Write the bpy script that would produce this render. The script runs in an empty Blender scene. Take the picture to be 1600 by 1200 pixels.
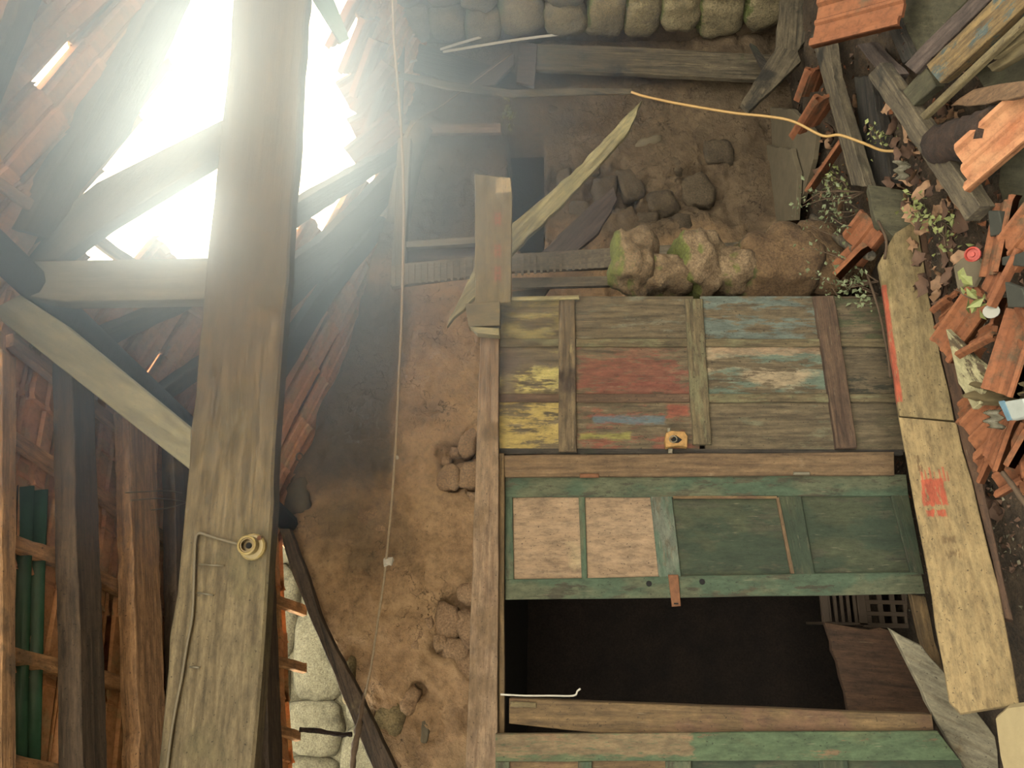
import bpy, bmesh, math, random
from mathutils import Vector, Matrix, noise
from math import sin, cos, radians, pi, sqrt, atan2

# ------------------------------------------------------------------ camera, sky, exposure
SC = bpy.context.scene
COL = SC.collection
FPX = 1155.0                       # focal length in pixels of the 1600 px long side
YAW, PITCH, EYE = radians(18.0), radians(4.36), 1.65
CF = Vector((sin(YAW) * cos(PITCH), cos(YAW) * cos(PITCH), sin(PITCH)))
CR = Vector((cos(YAW), -sin(YAW), 0.0))
CU = CR.cross(CF)
CO = Vector((0, 0, EYE))
cam_data = bpy.data.cameras.new('camera')
cam_data.sensor_fit = 'HORIZONTAL'
cam_data.sensor_width = 36.0
cam_data.lens = 36.0 * FPX / 1600.0
cam_data.clip_start = 0.02
cam = bpy.data.objects.new('camera', cam_data)
COL.objects.link(cam)
# the phone was held on its side: the picture's left is up in the room
M = Matrix((( -CU.x, CR.x, -CF.x, CO.x), (-CU.y, CR.y, -CF.y, CO.y), (-CU.z, CR.z, -CF.z, CO.z), (0, 0, 0, 1)))
cam.matrix_world = M
SC.camera = cam

world = bpy.data.worlds.new('overcast_sky')
SC.world = world
world.use_nodes = True
wbg = world.node_tree.nodes['Background']
wbg.inputs[0].default_value = (1.0, 0.97, 0.83, 1)
wbg.inputs[1].default_value = 10.0
SC.view_settings.view_transform = 'Standard'
SC.view_settings.look = 'None'
SC.view_settings.exposure = 0.0
SC.view_settings.gamma = 1.0
SC.view_settings.use_curve_mapping = False
GLARE_DENSITY, GLARE_ANISO = 0.74, 0.87

random.seed(7)
RND = random.Random(11)


def ray(x, y):
    return CF + CR * ((600 - y) / FPX) + CU * ((800 - x) / FPX)


def PD(x, y, d): return CO + ray(x, y) * d
def PY(x, y, Y): r = ray(x, y); return CO + r * (Y / r.y)
def PX(x, y, X): r = ray(x, y); return CO + r * (X / r.x)
def PZ(x, y, Z): r = ray(x, y); return CO + r * ((Z - CO.z) / r.z)


def PL(plane, off=0.0):
    A, n = plane
    def f(x, y):
        r = ray(x, y)
        return CO + r * (((A + n * off) - CO).dot(n) / r.dot(n))
    return f


def pix(p):
    v = p - CO
    d = v.dot(CF)
    return 800 - FPX * v.dot(CU) / d, 600 - FPX * v.dot(CR) / d


def lin(c):
    c = c / 255.0
    return c / 12.92 if c <= 0.04045 else ((c + 0.055) / 1.055) ** 2.4


GAIN = 0.29


def C(r, g, b, k=1.0):
    v = [lin(q) for q in (r, g, b)]
    y = 0.3 * v[0] + 0.6 * v[1] + 0.1 * v[2]
    return tuple(min(0.9, (q * 0.86 + y * 0.14) * GAIN * k) for q in v) + (1,)


# ------------------------------------------------------------------ materials
class NT:
    def __init__(self, name):
        self.m = bpy.data.materials.new(name)
        self.m.use_nodes = True
        self.t = self.m.node_tree
        self.bs = self.t.nodes['Principled BSDF']
        self.bs.inputs['Specular IOR Level'].default_value = 0.25
        self.bs.inputs['Roughness'].default_value = 0.85

    def n(self, kind, **kw):
        nd = self.t.nodes.new(kind)
        for k, v in kw.items():
            setattr(nd, k, v)
        return nd

    def l(self, a, b): self.t.links.new(a, b)

    def setin(self, nd, i, v):
        if hasattr(v, 'is_output') or isinstance(v, bpy.types.NodeSocket):
            self.l(v, nd.inputs[i])
        else:
            nd.inputs[i].default_value = v

    def math(self, op, a, b=0.0, clamp=False):
        nd = self.n('ShaderNodeMath', operation=op, use_clamp=clamp)
        self.setin(nd, 0, a); self.setin(nd, 1, b)
        return nd.outputs[0]

    def coord(self, scale=(1, 1, 1), rand=True):
        tc = self.n('ShaderNodeTexCoord')
        v = tc.outputs['Object']
        if rand:
            oi = self.n('ShaderNodeObjectInfo')
            mul = self.n('ShaderNodeMath', operation='MULTIPLY')
            self.l(oi.outputs['Random'], mul.inputs[0]); mul.inputs[1].default_value = 37.0
            ad = self.n('ShaderNodeVectorMath', operation='ADD')
            self.l(v, ad.inputs[0]); self.l(mul.outputs[0], ad.inputs[1])
            v = ad.outputs[0]
        mp = self.n('ShaderNodeMapping')
        mp.inputs['Scale'].default_value = scale
        self.l(v, mp.inputs['Vector'])
        return mp.outputs[0]

    def noise(self, vec, scale, detail=5, rough=0.6, dist=0.0):
        nd = self.n('ShaderNodeTexNoise')
        nd.inputs['Scale'].default_value = scale
        nd.inputs['Detail'].default_value = detail
        nd.inputs['Roughness'].default_value = rough
        nd.inputs['Distortion'].default_value = dist
        self.l(vec, nd.inputs['Vector'])
        return nd.outputs['Fac']

    def ramp(self, fac, stops):
        nd = self.n('ShaderNodeValToRGB')
        e = nd.color_ramp.elements
        e[0].position, e[0].color = stops[0]
        e[1].position, e[1].color = stops[-1]
        for p, c in stops[1:-1]:
            x = e.new(p); x.color = c
        self.l(fac, nd.inputs[0])
        return nd.outputs[0]

    def step(self, fac, a, b):
        nd = self.n('ShaderNodeMapRange', interpolation_type='SMOOTHSTEP')
        self.l(fac, nd.inputs[0])
        nd.inputs[1].default_value = a; nd.inputs[2].default_value = b
        return nd.outputs[0]

    def mix(self, fac, a, b, mode='MIX'):
        nd = self.n('ShaderNodeMix', data_type='RGBA', blend_type=mode)
        self.setin(nd, 0, fac); self.setin(nd, 6, a); self.setin(nd, 7, b)
        return nd.outputs[2]

    def bump(self, h, strength=0.4, dist=0.01):
        nd = self.n('ShaderNodeBump')
        nd.inputs['Strength'].default_value = strength
        nd.inputs['Distance'].default_value = dist
        self.l(h, nd.inputs['Height'])
        self.l(nd.outputs[0], self.bs.inputs['Normal'])

    def out(self, col):
        self.setin(self.bs, 'Base Color', col)
        return self.m


def wood(name, c1, c2, stain=None, stain_at=0.55, moss=None, moss_at=0.62, rough=0.85, grain=1.0, bump=0.5, patches=(), paint=None,
         paint_at=0.5, paint2=None, soft=0.06):
    """Weathered timber; grain along the object's X. patches: (cx, cy, hx, hy, colour, edge noise) in object metres."""
    k = NT(name)
    vg = k.coord((1.3 * grain, 22 * grain, 22 * grain))
    v = k.coord((1, 1, 1))
    g = k.noise(vg, 2.2, 6, 0.65, 0.4)
    col = k.ramp(g, [(0.22, tuple(q * 0.6 for q in c2[:3]) + (1,)), (0.36, c2), (0.62, c1), (0.8, tuple(min(0.9, q * 1.2) for q in c1[:3]) + (1,))])
    big = k.noise(v, 3.5, 5, 0.62)
    if stain:
        col = k.mix(k.step(big, stain_at, stain_at + 0.12), col, stain)
    if paint:
        vp = k.coord((1.0, 3.2, 3.2))
        pm = k.noise(vp, 5.0, 9, 0.72)
        pcol = paint
        if paint2:
            pcol = k.mix(k.step(k.noise(k.coord((1, 2.2, 2.2)), 3.1, 4, 0.6), 0.45, 0.58), paint, paint2)
        fine = k.noise(vg, 6.0, 4, 0.6)
        pm2 = k.math('ADD', pm, k.math('MULTIPLY', k.math('SUBTRACT', fine, 0.5), 0.22))
        col = k.mix(k.step(pm2, paint_at, paint_at + soft), col, pcol)
    if moss:
        col = k.mix(k.math('MULTIPLY', k.step(k.noise(v, 5.0, 8, 0.7), moss_at, moss_at + 0.1), 0.8), col, moss)
    spk = k.noise(v, 95, 3, 0.5)
    col = k.mix(k.math('MULTIPLY', k.step(spk, 0.64, 0.72), 0.7), col, C(45, 34, 24, 0.7))
    scr = k.noise(k.coord((4, 60, 60)), 3.0, 3, 0.5)
    col = k.mix(k.math('MULTIPLY', k.step(scr, 0.66, 0.74), 0.35), col, C(175, 160, 125))
    mot = k.noise(k.coord((2.2, 6, 6)), 6.0, 10, 0.78)
    mg = k.n('ShaderNodeMapRange'); k.l(mot, mg.inputs[0])
    mg.inputs[1].default_value = 0.3; mg.inputs[2].default_value = 0.7; mg.inputs[3].default_value = 0.42; mg.inputs[4].default_value = 1.5
    grey = k.n('ShaderNodeCombineColor'); [k.l(mg.outputs[0], grey.inputs[q]) for q in range(3)]
    if patches:
        tc = k.n('ShaderNodeTexCoord')
        sp = k.n('ShaderNodeSeparateXYZ')
        k.l(tc.outputs['Object'], sp.inputs[0])
        wob = k.noise(k.coord((5, 26, 26), rand=False), 1.6, 7, 0.72)
        sc2 = k.step(k.noise(k.coord((8, 60, 60), rand=False), 2.0, 5, 0.7), 0.36, 0.46)
        for (cx, cy, hx, hy, pc, amp) in patches:
            ax = k.math('SUBTRACT', k.math('ABSOLUTE', k.math('SUBTRACT', sp.outputs[0], cx)), hx)
            ay = k.math('SUBTRACT', k.math('ABSOLUTE', k.math('SUBTRACT', sp.outputs[1], cy)), hy)
            d = k.math('ADD', k.math('MAXIMUM', ax, ay), k.math('MULTIPLY', k.math('SUBTRACT', wob, 0.5), amp))
            cover = k.math('SUBTRACT', 1.0, k.step(d, -0.012 if amp > 0.05 else -0.004, 0.004))
            col = k.mix(k.math('MULTIPLY', k.math('MULTIPLY', cover, sc2), 0.9 if amp < 0.1 else 0.72), col, pc)
    col = k.mix(1.0, col, grey.outputs[0], 'MULTIPLY')
    k.bs.inputs['Roughness'].default_value = rough
    k.bump(k.math('ADD', g, k.math('MULTIPLY', mot, 0.6)), min(1.0, bump * 1.3), 0.007)
    return k.out(col)


def rockmat(name, c1, c2, c3, moss=None, moss_at=0.35, scale=9.0, bump=0.7):
    k = NT(name)
    v = k.coord((1, 1, 1))
    a = k.noise(v, scale, 9, 0.7)
    col = k.ramp(a, [(0.3, c3), (0.5, c1), (0.72, c2)])
    fine = k.ramp(k.noise(v, 90, 4, 0.7), [(0.3, (0.5, 0.5, 0.5, 1)), (0.7, (1.35, 1.35, 1.35, 1))])
    col = k.mix(1.0, col, fine, 'MULTIPLY')
    b = k.noise(v, 42, 4, 0.6)
    col = k.mix(k.math('MULTIPLY', k.step(b, 0.58, 0.66), 0.55), col, c3)
    if moss:
        ge = k.n('ShaderNodeNewGeometry')
        sp = k.n('ShaderNodeSeparateXYZ')
        k.l(ge.outputs['Normal'], sp.inputs[0])
        mm = k.math('ADD', sp.outputs[2], k.math('MULTIPLY', k.math('SUBTRACT', k.noise(v, 7, 6, 0.7), 0.5), 2.2))
        mcol = k.ramp(k.noise(v, 60, 3, 0.6), [(0.35, tuple(x * 0.55 for x in moss[:3]) + (1,)), (0.65, moss)])
        col = k.mix(k.step(mm, moss_at, moss_at + 0.25), col, mcol)
    k.bump(k.math('ADD', a, k.math('MULTIPLY', b, 0.4)), bump, 0.03)
    k.bs.inputs['Roughness'].default_value = 0.95
    return k.out(col)


def plain(name, c, rough=0.8, var=0.25, scale=14, metal=0.0, bump=0.0):
    k = NT(name)
    v = k.coord((1, 1, 1))
    a = k.noise(v, scale, 6, 0.65)
    d = tuple(x * (1 - var) for x in c[:3]) + (1,)
    u = tuple(min(1, x * (1 + var)) for x in c[:3]) + (1,)
    col = k.ramp(a, [(0.3, d), (0.7, u)])
    k.bs.inputs['Roughness'].default_value = rough
    k.bs.inputs['Metallic'].default_value = metal
    if bump:
        k.bump(a, bump, 0.01)
    return k.out(col)


def claymat(name, c1, c2, dirt, dirt_at=0.55):
    k = NT(name)
    v = k.coord((1, 1, 1))
    oi = k.n('ShaderNodeObjectInfo')
    a = k.noise(v, 7, 7, 0.65)
    col = k.ramp(a, [(0.3, c2), (0.65, c1)])
    col = k.mix(k.math('MULTIPLY', oi.outputs['Random'], 0.45), col, c2)
    col = k.mix(k.step(k.noise(v, 4.2, 8, 0.7), dirt_at, dirt_at + 0.15), col, dirt)
    fine = k.ramp(k.noise(v, 26, 9, 0.78), [(0.3, (0.5, 0.48, 0.45, 1)), (0.5, (1, 1, 1, 1)), (0.72, (1.25, 1.28, 1.3, 1))])
    col = k.mix(1.0, col, fine, 'MULTIPLY')
    k.bump(k.noise(v, 60, 4, 0.6), 0.25, 0.004)
    return k.out(col)


W = {}
W['beam'] = wood('beam_timber', C(134, 116, 80, 1.15), C(100, 84, 54, 1.15), stain=C(116, 102, 66, 1.1), stain_at=0.5, bump=0.35)
W['kingpost'] = wood('kingpost_timber', C(138, 132, 112, 1.4), C(110, 102, 84, 1.4), bump=0.3)
W['brace'] = wood('brace_board', C(150, 145, 112, 1.3), C(128, 122, 92, 1.3), bump=0.2)
W['darkrafter'] = wood('soot_dark_rafter', C(84, 66, 48, 2.3), C(50, 40, 31, 2.3), stain=C(108, 90, 58, 2.3), stain_at=0.6)
W['brownrafter'] = wood('brown_split_rafter', C(140, 104, 66, 3.6), C(92, 66, 42, 3.6), stain=C(82, 66, 48, 3.4), stain_at=0.58, bump=0.9)
W['batten'] = wood('roof_batten_timber', C(148, 108, 66, 3.8), C(108, 76, 46, 3.8), stain=C(98, 76, 52, 3.6))
W['nearblack'] = wood('dark_boards', C(48, 38, 28, 1.2), C(32, 26, 20, 1.2))
W['greyold'] = wood('silvered_grey_timber', C(126, 110, 82, 1.1), C(76, 66, 50, 1.1), stain=C(58, 52, 42), moss=C(88, 92, 56), bump=0.9)
W['darkold'] = wood('dark_damp_timber', C(76, 66, 54), C(40, 35, 30), stain=C(56, 58, 42), bump=0.8)
W['lintel'] = wood('lintel_timber', C(164, 134, 100), C(132, 102, 72), stain=C(128, 100, 66), bump=0.4)
W['jamb'] = wood('jamb_timber', C(134, 104, 66), C(104, 78, 48), stain=C(178, 150, 112), stain_at=0.6, bump=0.4)
W['jamb2'] = wood('jamb_timber_pale', C(138, 108, 62), C(100, 76, 42), stain=C(120, 86, 56), stain_at=0.55, bump=0.4)
W['olive'] = wood('olive_planed_board', C(138, 120, 76), C(120, 102, 62), stain=C(108, 96, 56), stain_at=0.6, bump=0.2)
W['split'] = wood('pale_split_board', C(196, 182, 124), C(132, 118, 72), stain=C(150, 140, 90), moss=C(120, 122, 60), bump=1.0)
W['purple'] = wood('purplish_old_board', C(116, 96, 84), C(76, 62, 56), bump=0.8)
W['pallet'] = wood('pallet_timber', C(150, 134, 108), C(112, 98, 78), stain=C(100, 88, 68))
W['plankfront'] = wood('buff_plank', C(168, 140, 88), C(148, 120, 72), stain=C(128, 106, 56), stain_at=0.6, bump=0.2)
W['plankside'] = wood('brown_plank', C(112, 78, 50), C(84, 58, 38), bump=0.3)
W['orangelath'] = wood('orange_lath', C(150, 112, 72), C(110, 80, 50))
W['blue'] = wood('blue_yellow_board', C(166, 134, 74), C(112, 86, 48), paint=C(92, 108, 104), paint_at=0.52, bump=0.5)
W['greenpanel'] = wood('mossy_flat_panel', C(98, 92, 62), C(84, 78, 52), moss=C(88, 92, 52), moss_at=0.6, bump=0.15, grain=0.5)
W['whiteboard'] = wood('pale_grey_board', C(150, 140, 112), C(126, 114, 86), stain=C(120, 98, 62), stain_at=0.56, bump=0.2)
W['flake'] = wood('flaking_cream_board', C(120, 98, 64), C(88, 70, 46), paint=C(196, 184, 132), paint_at=0.42, bump=0.3)
MT = {}
MT['tile'] = claymat('clay_tile', C(180, 106, 48, .88), C(156, 86, 38, .88), C(108, 84, 52, .9), 0.52)
MT['tileroof'] = claymat('clay_tile_underside', C(178, 126, 78, 3.6), C(160, 108, 66, 3.6), C(150, 120, 80, 3.6), 0.48)
MT['tilebroken'] = claymat('clay_tile_bleached', C(206, 146, 92), C(192, 112, 58), C(160, 98, 52), 0.55)
MT['mossrock'] = rockmat('mossy_granite', C(150, 122, 86), C(176, 148, 108), C(104, 80, 50), moss=C(118, 122, 44, 1.2), moss_at=0.3)
MT['rustrock'] = rockmat('rusty_granite', C(122, 92, 56), C(146, 112, 68), C(80, 56, 32), moss=C(98, 98, 40), moss_at=0.62)
MT['greenrock'] = rockmat('green_wall_stone', C(118, 104, 72, 2.0), C(142, 128, 92, 2.0), C(76, 66, 44, 2.0), moss=C(96, 102, 42, 1.8), moss_at=0.5, scale=6)
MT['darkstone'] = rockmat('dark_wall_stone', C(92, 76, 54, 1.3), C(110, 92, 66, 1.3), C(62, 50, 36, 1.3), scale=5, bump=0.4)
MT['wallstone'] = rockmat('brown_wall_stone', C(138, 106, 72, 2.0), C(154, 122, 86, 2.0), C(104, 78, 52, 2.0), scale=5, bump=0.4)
MT['mossstone'] = rockmat('olive_wall_stone', C(120, 102, 62, 2.0), C(142, 120, 78, 2.0), C(80, 66, 40, 2.0), moss=C(110, 104, 52, 1.8), moss_at=0.7, scale=8)
MT['greystone'] = plain('grey_slate', C(116, 102, 76, 1.25), 0.9, 0.2, 9, bump=0.3)
MT['darkslate'] = plain('dark_slate', C(66, 66, 54), 0.85, 0.25, 12, bump=0.3)
MT['soil'] = rockmat('rubble_soil', C(92, 72, 48), C(118, 94, 64), C(52, 40, 28), moss=C(78, 72, 42), moss_at=1.6, scale=14, bump=0.9)
MT['leaf'] = plain('dry_leaf', C(178, 132, 90), 0.7, 0.35, 20)
MT['leafdark'] = plain('old_dry_leaf', C(118, 84, 60), 0.8, 0.35, 20)
MT['green'] = plain('fresh_green_leaf', C(150, 156, 78), 0.6, 0.25, 30)
MT['greengrey'] = plain('grey_green_leaf', C(128, 138, 92), 0.6, 0.25, 30)
MT['twig'] = plain('twig_bark', C(104, 80, 56), 0.9, 0.25, 30)
MT['rope'] = plain('hemp_rope', C(188, 160, 118), 0.9, 0.2, 60)
MT['darkrope'] = plain('frayed_rope', C(120, 92, 62), 0.95, 0.2, 60)
MT['cable'] = plain('yellow_cable', C(204, 156, 72), 0.5, 0.08, 10)
MT['whitepvc'] = plain('white_plastic', C(226, 218, 200), 0.45, 0.06, 10)
MT['cream'] = plain('cream_bakelite', C(196, 170, 96), 0.4, 0.15, 20)
MT['brass'] = plain('dull_socket_metal', C(140, 116, 70), 0.45, 0.2, 30, metal=0.6)
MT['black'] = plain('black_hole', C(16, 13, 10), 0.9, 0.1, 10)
MT['rust'] = plain('rusty_iron', C(140, 88, 48), 0.8, 0.3, 40, metal=0.2, bump=0.2)
MT['lock'] = plain('yellow_rusted_lock', C(190, 140, 62), 0.7, 0.35, 45, metal=0.15)
MT['steel'] = plain('grey_steel', C(150, 140, 115), 0.5, 0.2, 30, metal=0.5)
MT['greenplastic'] = plain('green_corrugated_plastic', C(58, 104, 78, 2.0), 0.22, 0.25, 8)
MT['crate'] = plain('brown_plastic_crate', C(110, 88, 66), 0.6, 0.12, 8)
MT['cloth'] = plain('dirty_cloth', C(158, 136, 88), 0.95, 0.3, 12, bump=0.3)
MT['paper'] = plain('white_blue_carton', C(190, 196, 186), 0.6, 0.15, 18)
MT['bluepaper'] = plain('blue_print', C(110, 150, 170), 0.6, 0.15, 18)
MT['red'] = plain('red_plastic', C(196, 62, 44), 0.4, 0.1, 10)
MT['white'] = plain('white_label', C(186, 182, 166, .8), 0.6, 0.05, 10)
MT['foil'] = plain('crumpled_clear_plastic', C(190, 180, 150), 0.25, 0.35, 40, bump=0.5)
MT['block'] = plain('cream_block', C(196, 172, 118), 0.9, 0.08, 18, bump=0.15)
MT['rot'] = rockmat('rotten_log_bark', C(78, 54, 38), C(104, 74, 52), C(42, 28, 20), scale=16, bump=1.0)
MT['concrete'] = rockmat('bounce_concrete', C(150, 136, 110, 4.0), C(164, 150, 122, 4.0), C(124, 110, 84, 4.0), scale=4, bump=0.15)  # yard colour, paled to bounce more light under the roof
MT['sungranite'] = rockmat('pale_granite', C(180, 168, 124, .55), C(200, 188, 146, .55), C(118, 108, 76, .55), scale=8, bump=0.5)
MT['nearblack'] = rockmat('shade_black_wall', C(52, 40, 30, 1.2), C(66, 50, 38, 1.2), C(36, 28, 22, 1.2), scale=5, bump=0.4)  # near-black that paints in the shade of the niche and the store
MT['flex'] = plain('grey_flex', C(136, 122, 92), 0.6, 0.1, 20)
MT['rag'] = plain('white_rag', C(226, 214, 190), 0.9, 0.1, 40)


def plastermat():
    k = NT('earth_plaster')
    v = k.coord((1, 1, 1), rand=False)
    a = k.noise(v, 2.6, 9, 0.66, 0.3)
    col = k.ramp(a, [(0.3, C(112, 84, 54, 2.2)), (0.5, C(146, 112, 72, 2.2)), (0.7, C(162, 128, 86, 2.2))])
    b = k.noise(v, 1.1, 5, 0.6)
    col = k.mix(k.math('MULTIPLY', k.step(b, 0.52, 0.7), 0.6), col, C(118, 102, 64))
    c = k.noise(v, 30, 6, 0.7)
    col = k.mix(k.math('MULTIPLY', k.step(c, 0.6, 0.68), 0.5), col, C(84, 60, 38))
    # darker brown earth beyond the pallet; moss green under eaves, roof shade painted in
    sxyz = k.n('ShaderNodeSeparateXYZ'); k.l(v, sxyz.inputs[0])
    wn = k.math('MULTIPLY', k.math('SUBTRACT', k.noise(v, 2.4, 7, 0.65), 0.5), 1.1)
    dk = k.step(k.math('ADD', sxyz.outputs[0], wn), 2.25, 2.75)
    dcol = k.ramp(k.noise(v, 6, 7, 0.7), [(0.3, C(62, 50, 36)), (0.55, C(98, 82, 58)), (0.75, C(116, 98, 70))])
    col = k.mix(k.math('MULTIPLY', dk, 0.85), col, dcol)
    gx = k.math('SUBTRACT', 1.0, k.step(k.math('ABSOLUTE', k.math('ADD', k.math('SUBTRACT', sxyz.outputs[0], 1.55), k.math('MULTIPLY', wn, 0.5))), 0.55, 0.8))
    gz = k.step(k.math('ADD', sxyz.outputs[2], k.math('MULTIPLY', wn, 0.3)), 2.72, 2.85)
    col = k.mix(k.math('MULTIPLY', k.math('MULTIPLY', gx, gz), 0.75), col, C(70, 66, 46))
    cr = k.n('ShaderNodeTexVoronoi', feature='DISTANCE_TO_EDGE')
    cr.inputs['Scale'].default_value = 3.3
    ds = k.n('ShaderNodeVectorMath', operation='ADD')
    k.l(v, ds.inputs[0])
    nz = k.n('ShaderNodeTexNoise'); nz.inputs['Scale'].default_value = 5; nz.inputs['Detail'].default_value = 6
    k.l(v, nz.inputs['Vector']); k.l(nz.outputs['Color'], ds.inputs[1])
    k.l(ds.outputs[0], cr.inputs['Vector'])
    crack = k.math('SUBTRACT', 1.0, k.step(cr.outputs[0], 0.0, 0.012))
    gate = k.step(k.noise(v, 2.0, 3, 0.5), 0.47, 0.55)
    crack = k.math('MULTIPLY', crack, gate)
    col = k.mix(k.math('MULTIPLY', crack, 0.85), col, C(60, 42, 26))
    fine = k.ramp(k.noise(v, 16, 10, 0.8), [(0.3, (0.5, 0.48, 0.45, 1)), (0.5, (1, 1, 1, 1)), (0.72, (1.35, 1.35, 1.35, 1))])
    col = k.mix(1.0, col, fine, 'MULTIPLY')
    h = k.math('SUBTRACT', k.math('ADD', a, k.math('MULTIPLY', c, 0.35)), k.math('MULTIPLY', crack, 0.5))
    k.bump(h, 0.9, 0.04)
    return k.out(col)


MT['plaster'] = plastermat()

# ------------------------------------------------------------------ object helpers
def tag(o, label=None, cat=None, group=None, kind=None):
    if label: o['label'] = label
    if cat: o['category'] = cat
    if group: o['group'] = group
    if kind: o['kind'] = kind
    elif cat: o['kind'] = 'thing'
    return o


def link(name, me, mat, parent=None, mw=None):
    o = bpy.data.objects.new(name, me)
    COL.objects.link(o)
    if mat is not None and not me.materials:
        me.materials.append(mat)
    if mw is not None:
        o.matrix_world = mw
    if parent is not None:
        o.parent = parent
        o.matrix_parent_inverse = Matrix.Identity(4)
        o.matrix_basis = WORLD[parent.name].inverted() @ (mw if mw is not None else Matrix.Identity(4))
    WORLD[o.name] = mw.copy() if mw is not None else Matrix.Identity(4)
    return o


WORLD = {}


def empty(name, loc):
    o = bpy.data.objects.new(name, None)
    o.empty_display_size = 0.1
    COL.objects.link(o)
    o.location = loc
    WORLD[o.name] = Matrix.Translation(loc)
    return o


def frame_of(pts):
    """Origin, X along the first edge, Z the normal on the camera's side."""
    c = sum(pts, Vector()) / len(pts)
    n = Vector()
    for i, p in enumerate(pts):
        q = pts[(i + 1) % len(pts)]
        n += (p - c).cross(q - c)
    n.normalize()
    if n.dot(CO - c) < 0:
        n = -n
    x = (pts[1] - pts[0])
    x = (x - n * x.dot(n)).normalized()
    y = n.cross(x)
    return Matrix(((x.x, y.x, n.x, c.x), (x.y, y.y, n.y, c.y), (x.z, y.z, n.z, c.z), (0, 0, 0, 1)))


def slab(name, pts, thick, mat, parent=None, chip=0.0, seg=0.06, bevel=0.003, seed=None):
    """A board: outline pts (first edge runs with the grain), its back face 'thick' behind the side that faces the room."""
    mw = frame_of(pts)
    inv = mw.inverted()
    loc = [inv @ p for p in pts]
    rr = random.Random(seed if seed is not None else sum(map(ord, name)) * 31 % 9999 + int(abs(pts[0].x) * 977 + abs(pts[0].z) * 1313))
    out = []
    for i, p in enumerate(loc):
        q = loc[(i + 1) % len(loc)]
        L = (q - p).length
        k = max(1, int(L / seg)) if chip > 0 else 1
        e = (q - p).normalized()
        nrm = Vector((-e.y, e.x, 0))
        for j in range(k):
            v = p + (q - p) * (j / k)
            if chip > 0 and j > 0:
                v = v + nrm * rr.uniform(-chip, chip) + e * rr.uniform(-0.3, 0.3) * L / k
            elif chip > 0:
                v = v + Vector((rr.uniform(-chip, chip), rr.uniform(-chip, chip), 0))
            out.append(v)
    bm = bmesh.new()
    top = [bm.verts.new(v) for v in out]
    bot = [bm.verts.new((v.x, v.y, v.z - thick)) for v in out]
    n = len(out)
    f = bm.faces.new(top)
    bm.faces.new(list(reversed(bot)))
    for i in range(n):
        j = (i + 1) % n
        bm.faces.new((top[j], top[i], bot[i], bot[j]))
    bm.normal_update()
    bmesh.ops.recalc_face_normals(bm, faces=bm.faces)
    if bevel > 0:
        try:
            ed = [e for e in bm.edges if all(abs(v.co.z + thick) > 1e-6 or True for v in e.verts) and (e.verts[0] in top and e.verts[1] in top)]
            bmesh.ops.bevel(bm, geom=ed, offset=min(bevel, thick * 0.3), segments=1, affect='EDGES', clamp_overlap=True)
        except Exception:
            pass
    bmesh.ops.triangulate(bm, faces=[f for f in bm.faces if len(f.verts) > 4])
    me = bpy.data.meshes.new(name)
    bm.to_mesh(me); bm.free()
    return link(name, me, mat, parent, mw)


def tube(name, pts, rad, mat, parent=None, sides=6, jitter=0.0, world_rand=None):
    """pts: list of points; rad: number or list of radii."""
    c = sum(pts, Vector()) / len(pts)
    bm = bmesh.new()
    rings = []
    n = len(pts)
    rr = random.Random(int(abs(c.x) * 1000 + abs(c.y) * 77))
    prev = None
    for i, p in enumerate(pts):
        d = (pts[min(i + 1, n - 1)] - pts[max(i - 1, 0)]).normalized()
        ref = Vector((0, 0, 1)) if abs(d.z) < 0.9 else Vector((1, 0, 0))
        if prev is not None:
            ref = prev
        a = d.cross(ref).normalized()
        b = d.cross(a).normalized()
        prev = a.cross(d)
        r = rad[i] if isinstance(rad, (list, tuple)) else rad
        ring = []
        for s in range(sides):
            t = 2 * pi * s / sides
            q = 1 + rr.uniform(-jitter, jitter)
            ring.append(bm.verts.new(p - c + (a * cos(t) + b * sin(t)) * r * q))
        rings.append(ring)
    for i in range(n - 1):
        for s in range(sides):
            bm.faces.new((rings[i][s], rings[i][(s + 1) % sides], rings[i + 1][(s + 1) % sides], rings[i + 1][s]))
    bm.faces.new(list(reversed(rings[0])))
    bm.faces.new(rings[-1])
    bmesh.ops.recalc_face_normals(bm, faces=bm.faces)
    for f in bm.faces:
        f.smooth = len(f.verts) == 4 and sides > 4
    me = bpy.data.meshes.new(name)
    bm.to_mesh(me); bm.free()
    return link(name, me, mat, parent, Matrix.Translation(c))


def spline(pts, k=6):
    out = []
    n = len(pts)
    for i in range(n - 1):
        p0 = pts[max(i - 1, 0)]; p1 = pts[i]; p2 = pts[i + 1]; p3 = pts[min(i + 2, n - 1)]
        for j in range(k):
            t = j / k
            out.append(0.5 * ((2 * p1) + (p2 - p0) * t + (2 * p0 - 5 * p1 + 4 * p2 - p3) * t * t + (3 * p1 - p0 - 3 * p2 + p3) * t ** 3))
    out.append(pts[-1])
    return out


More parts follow.
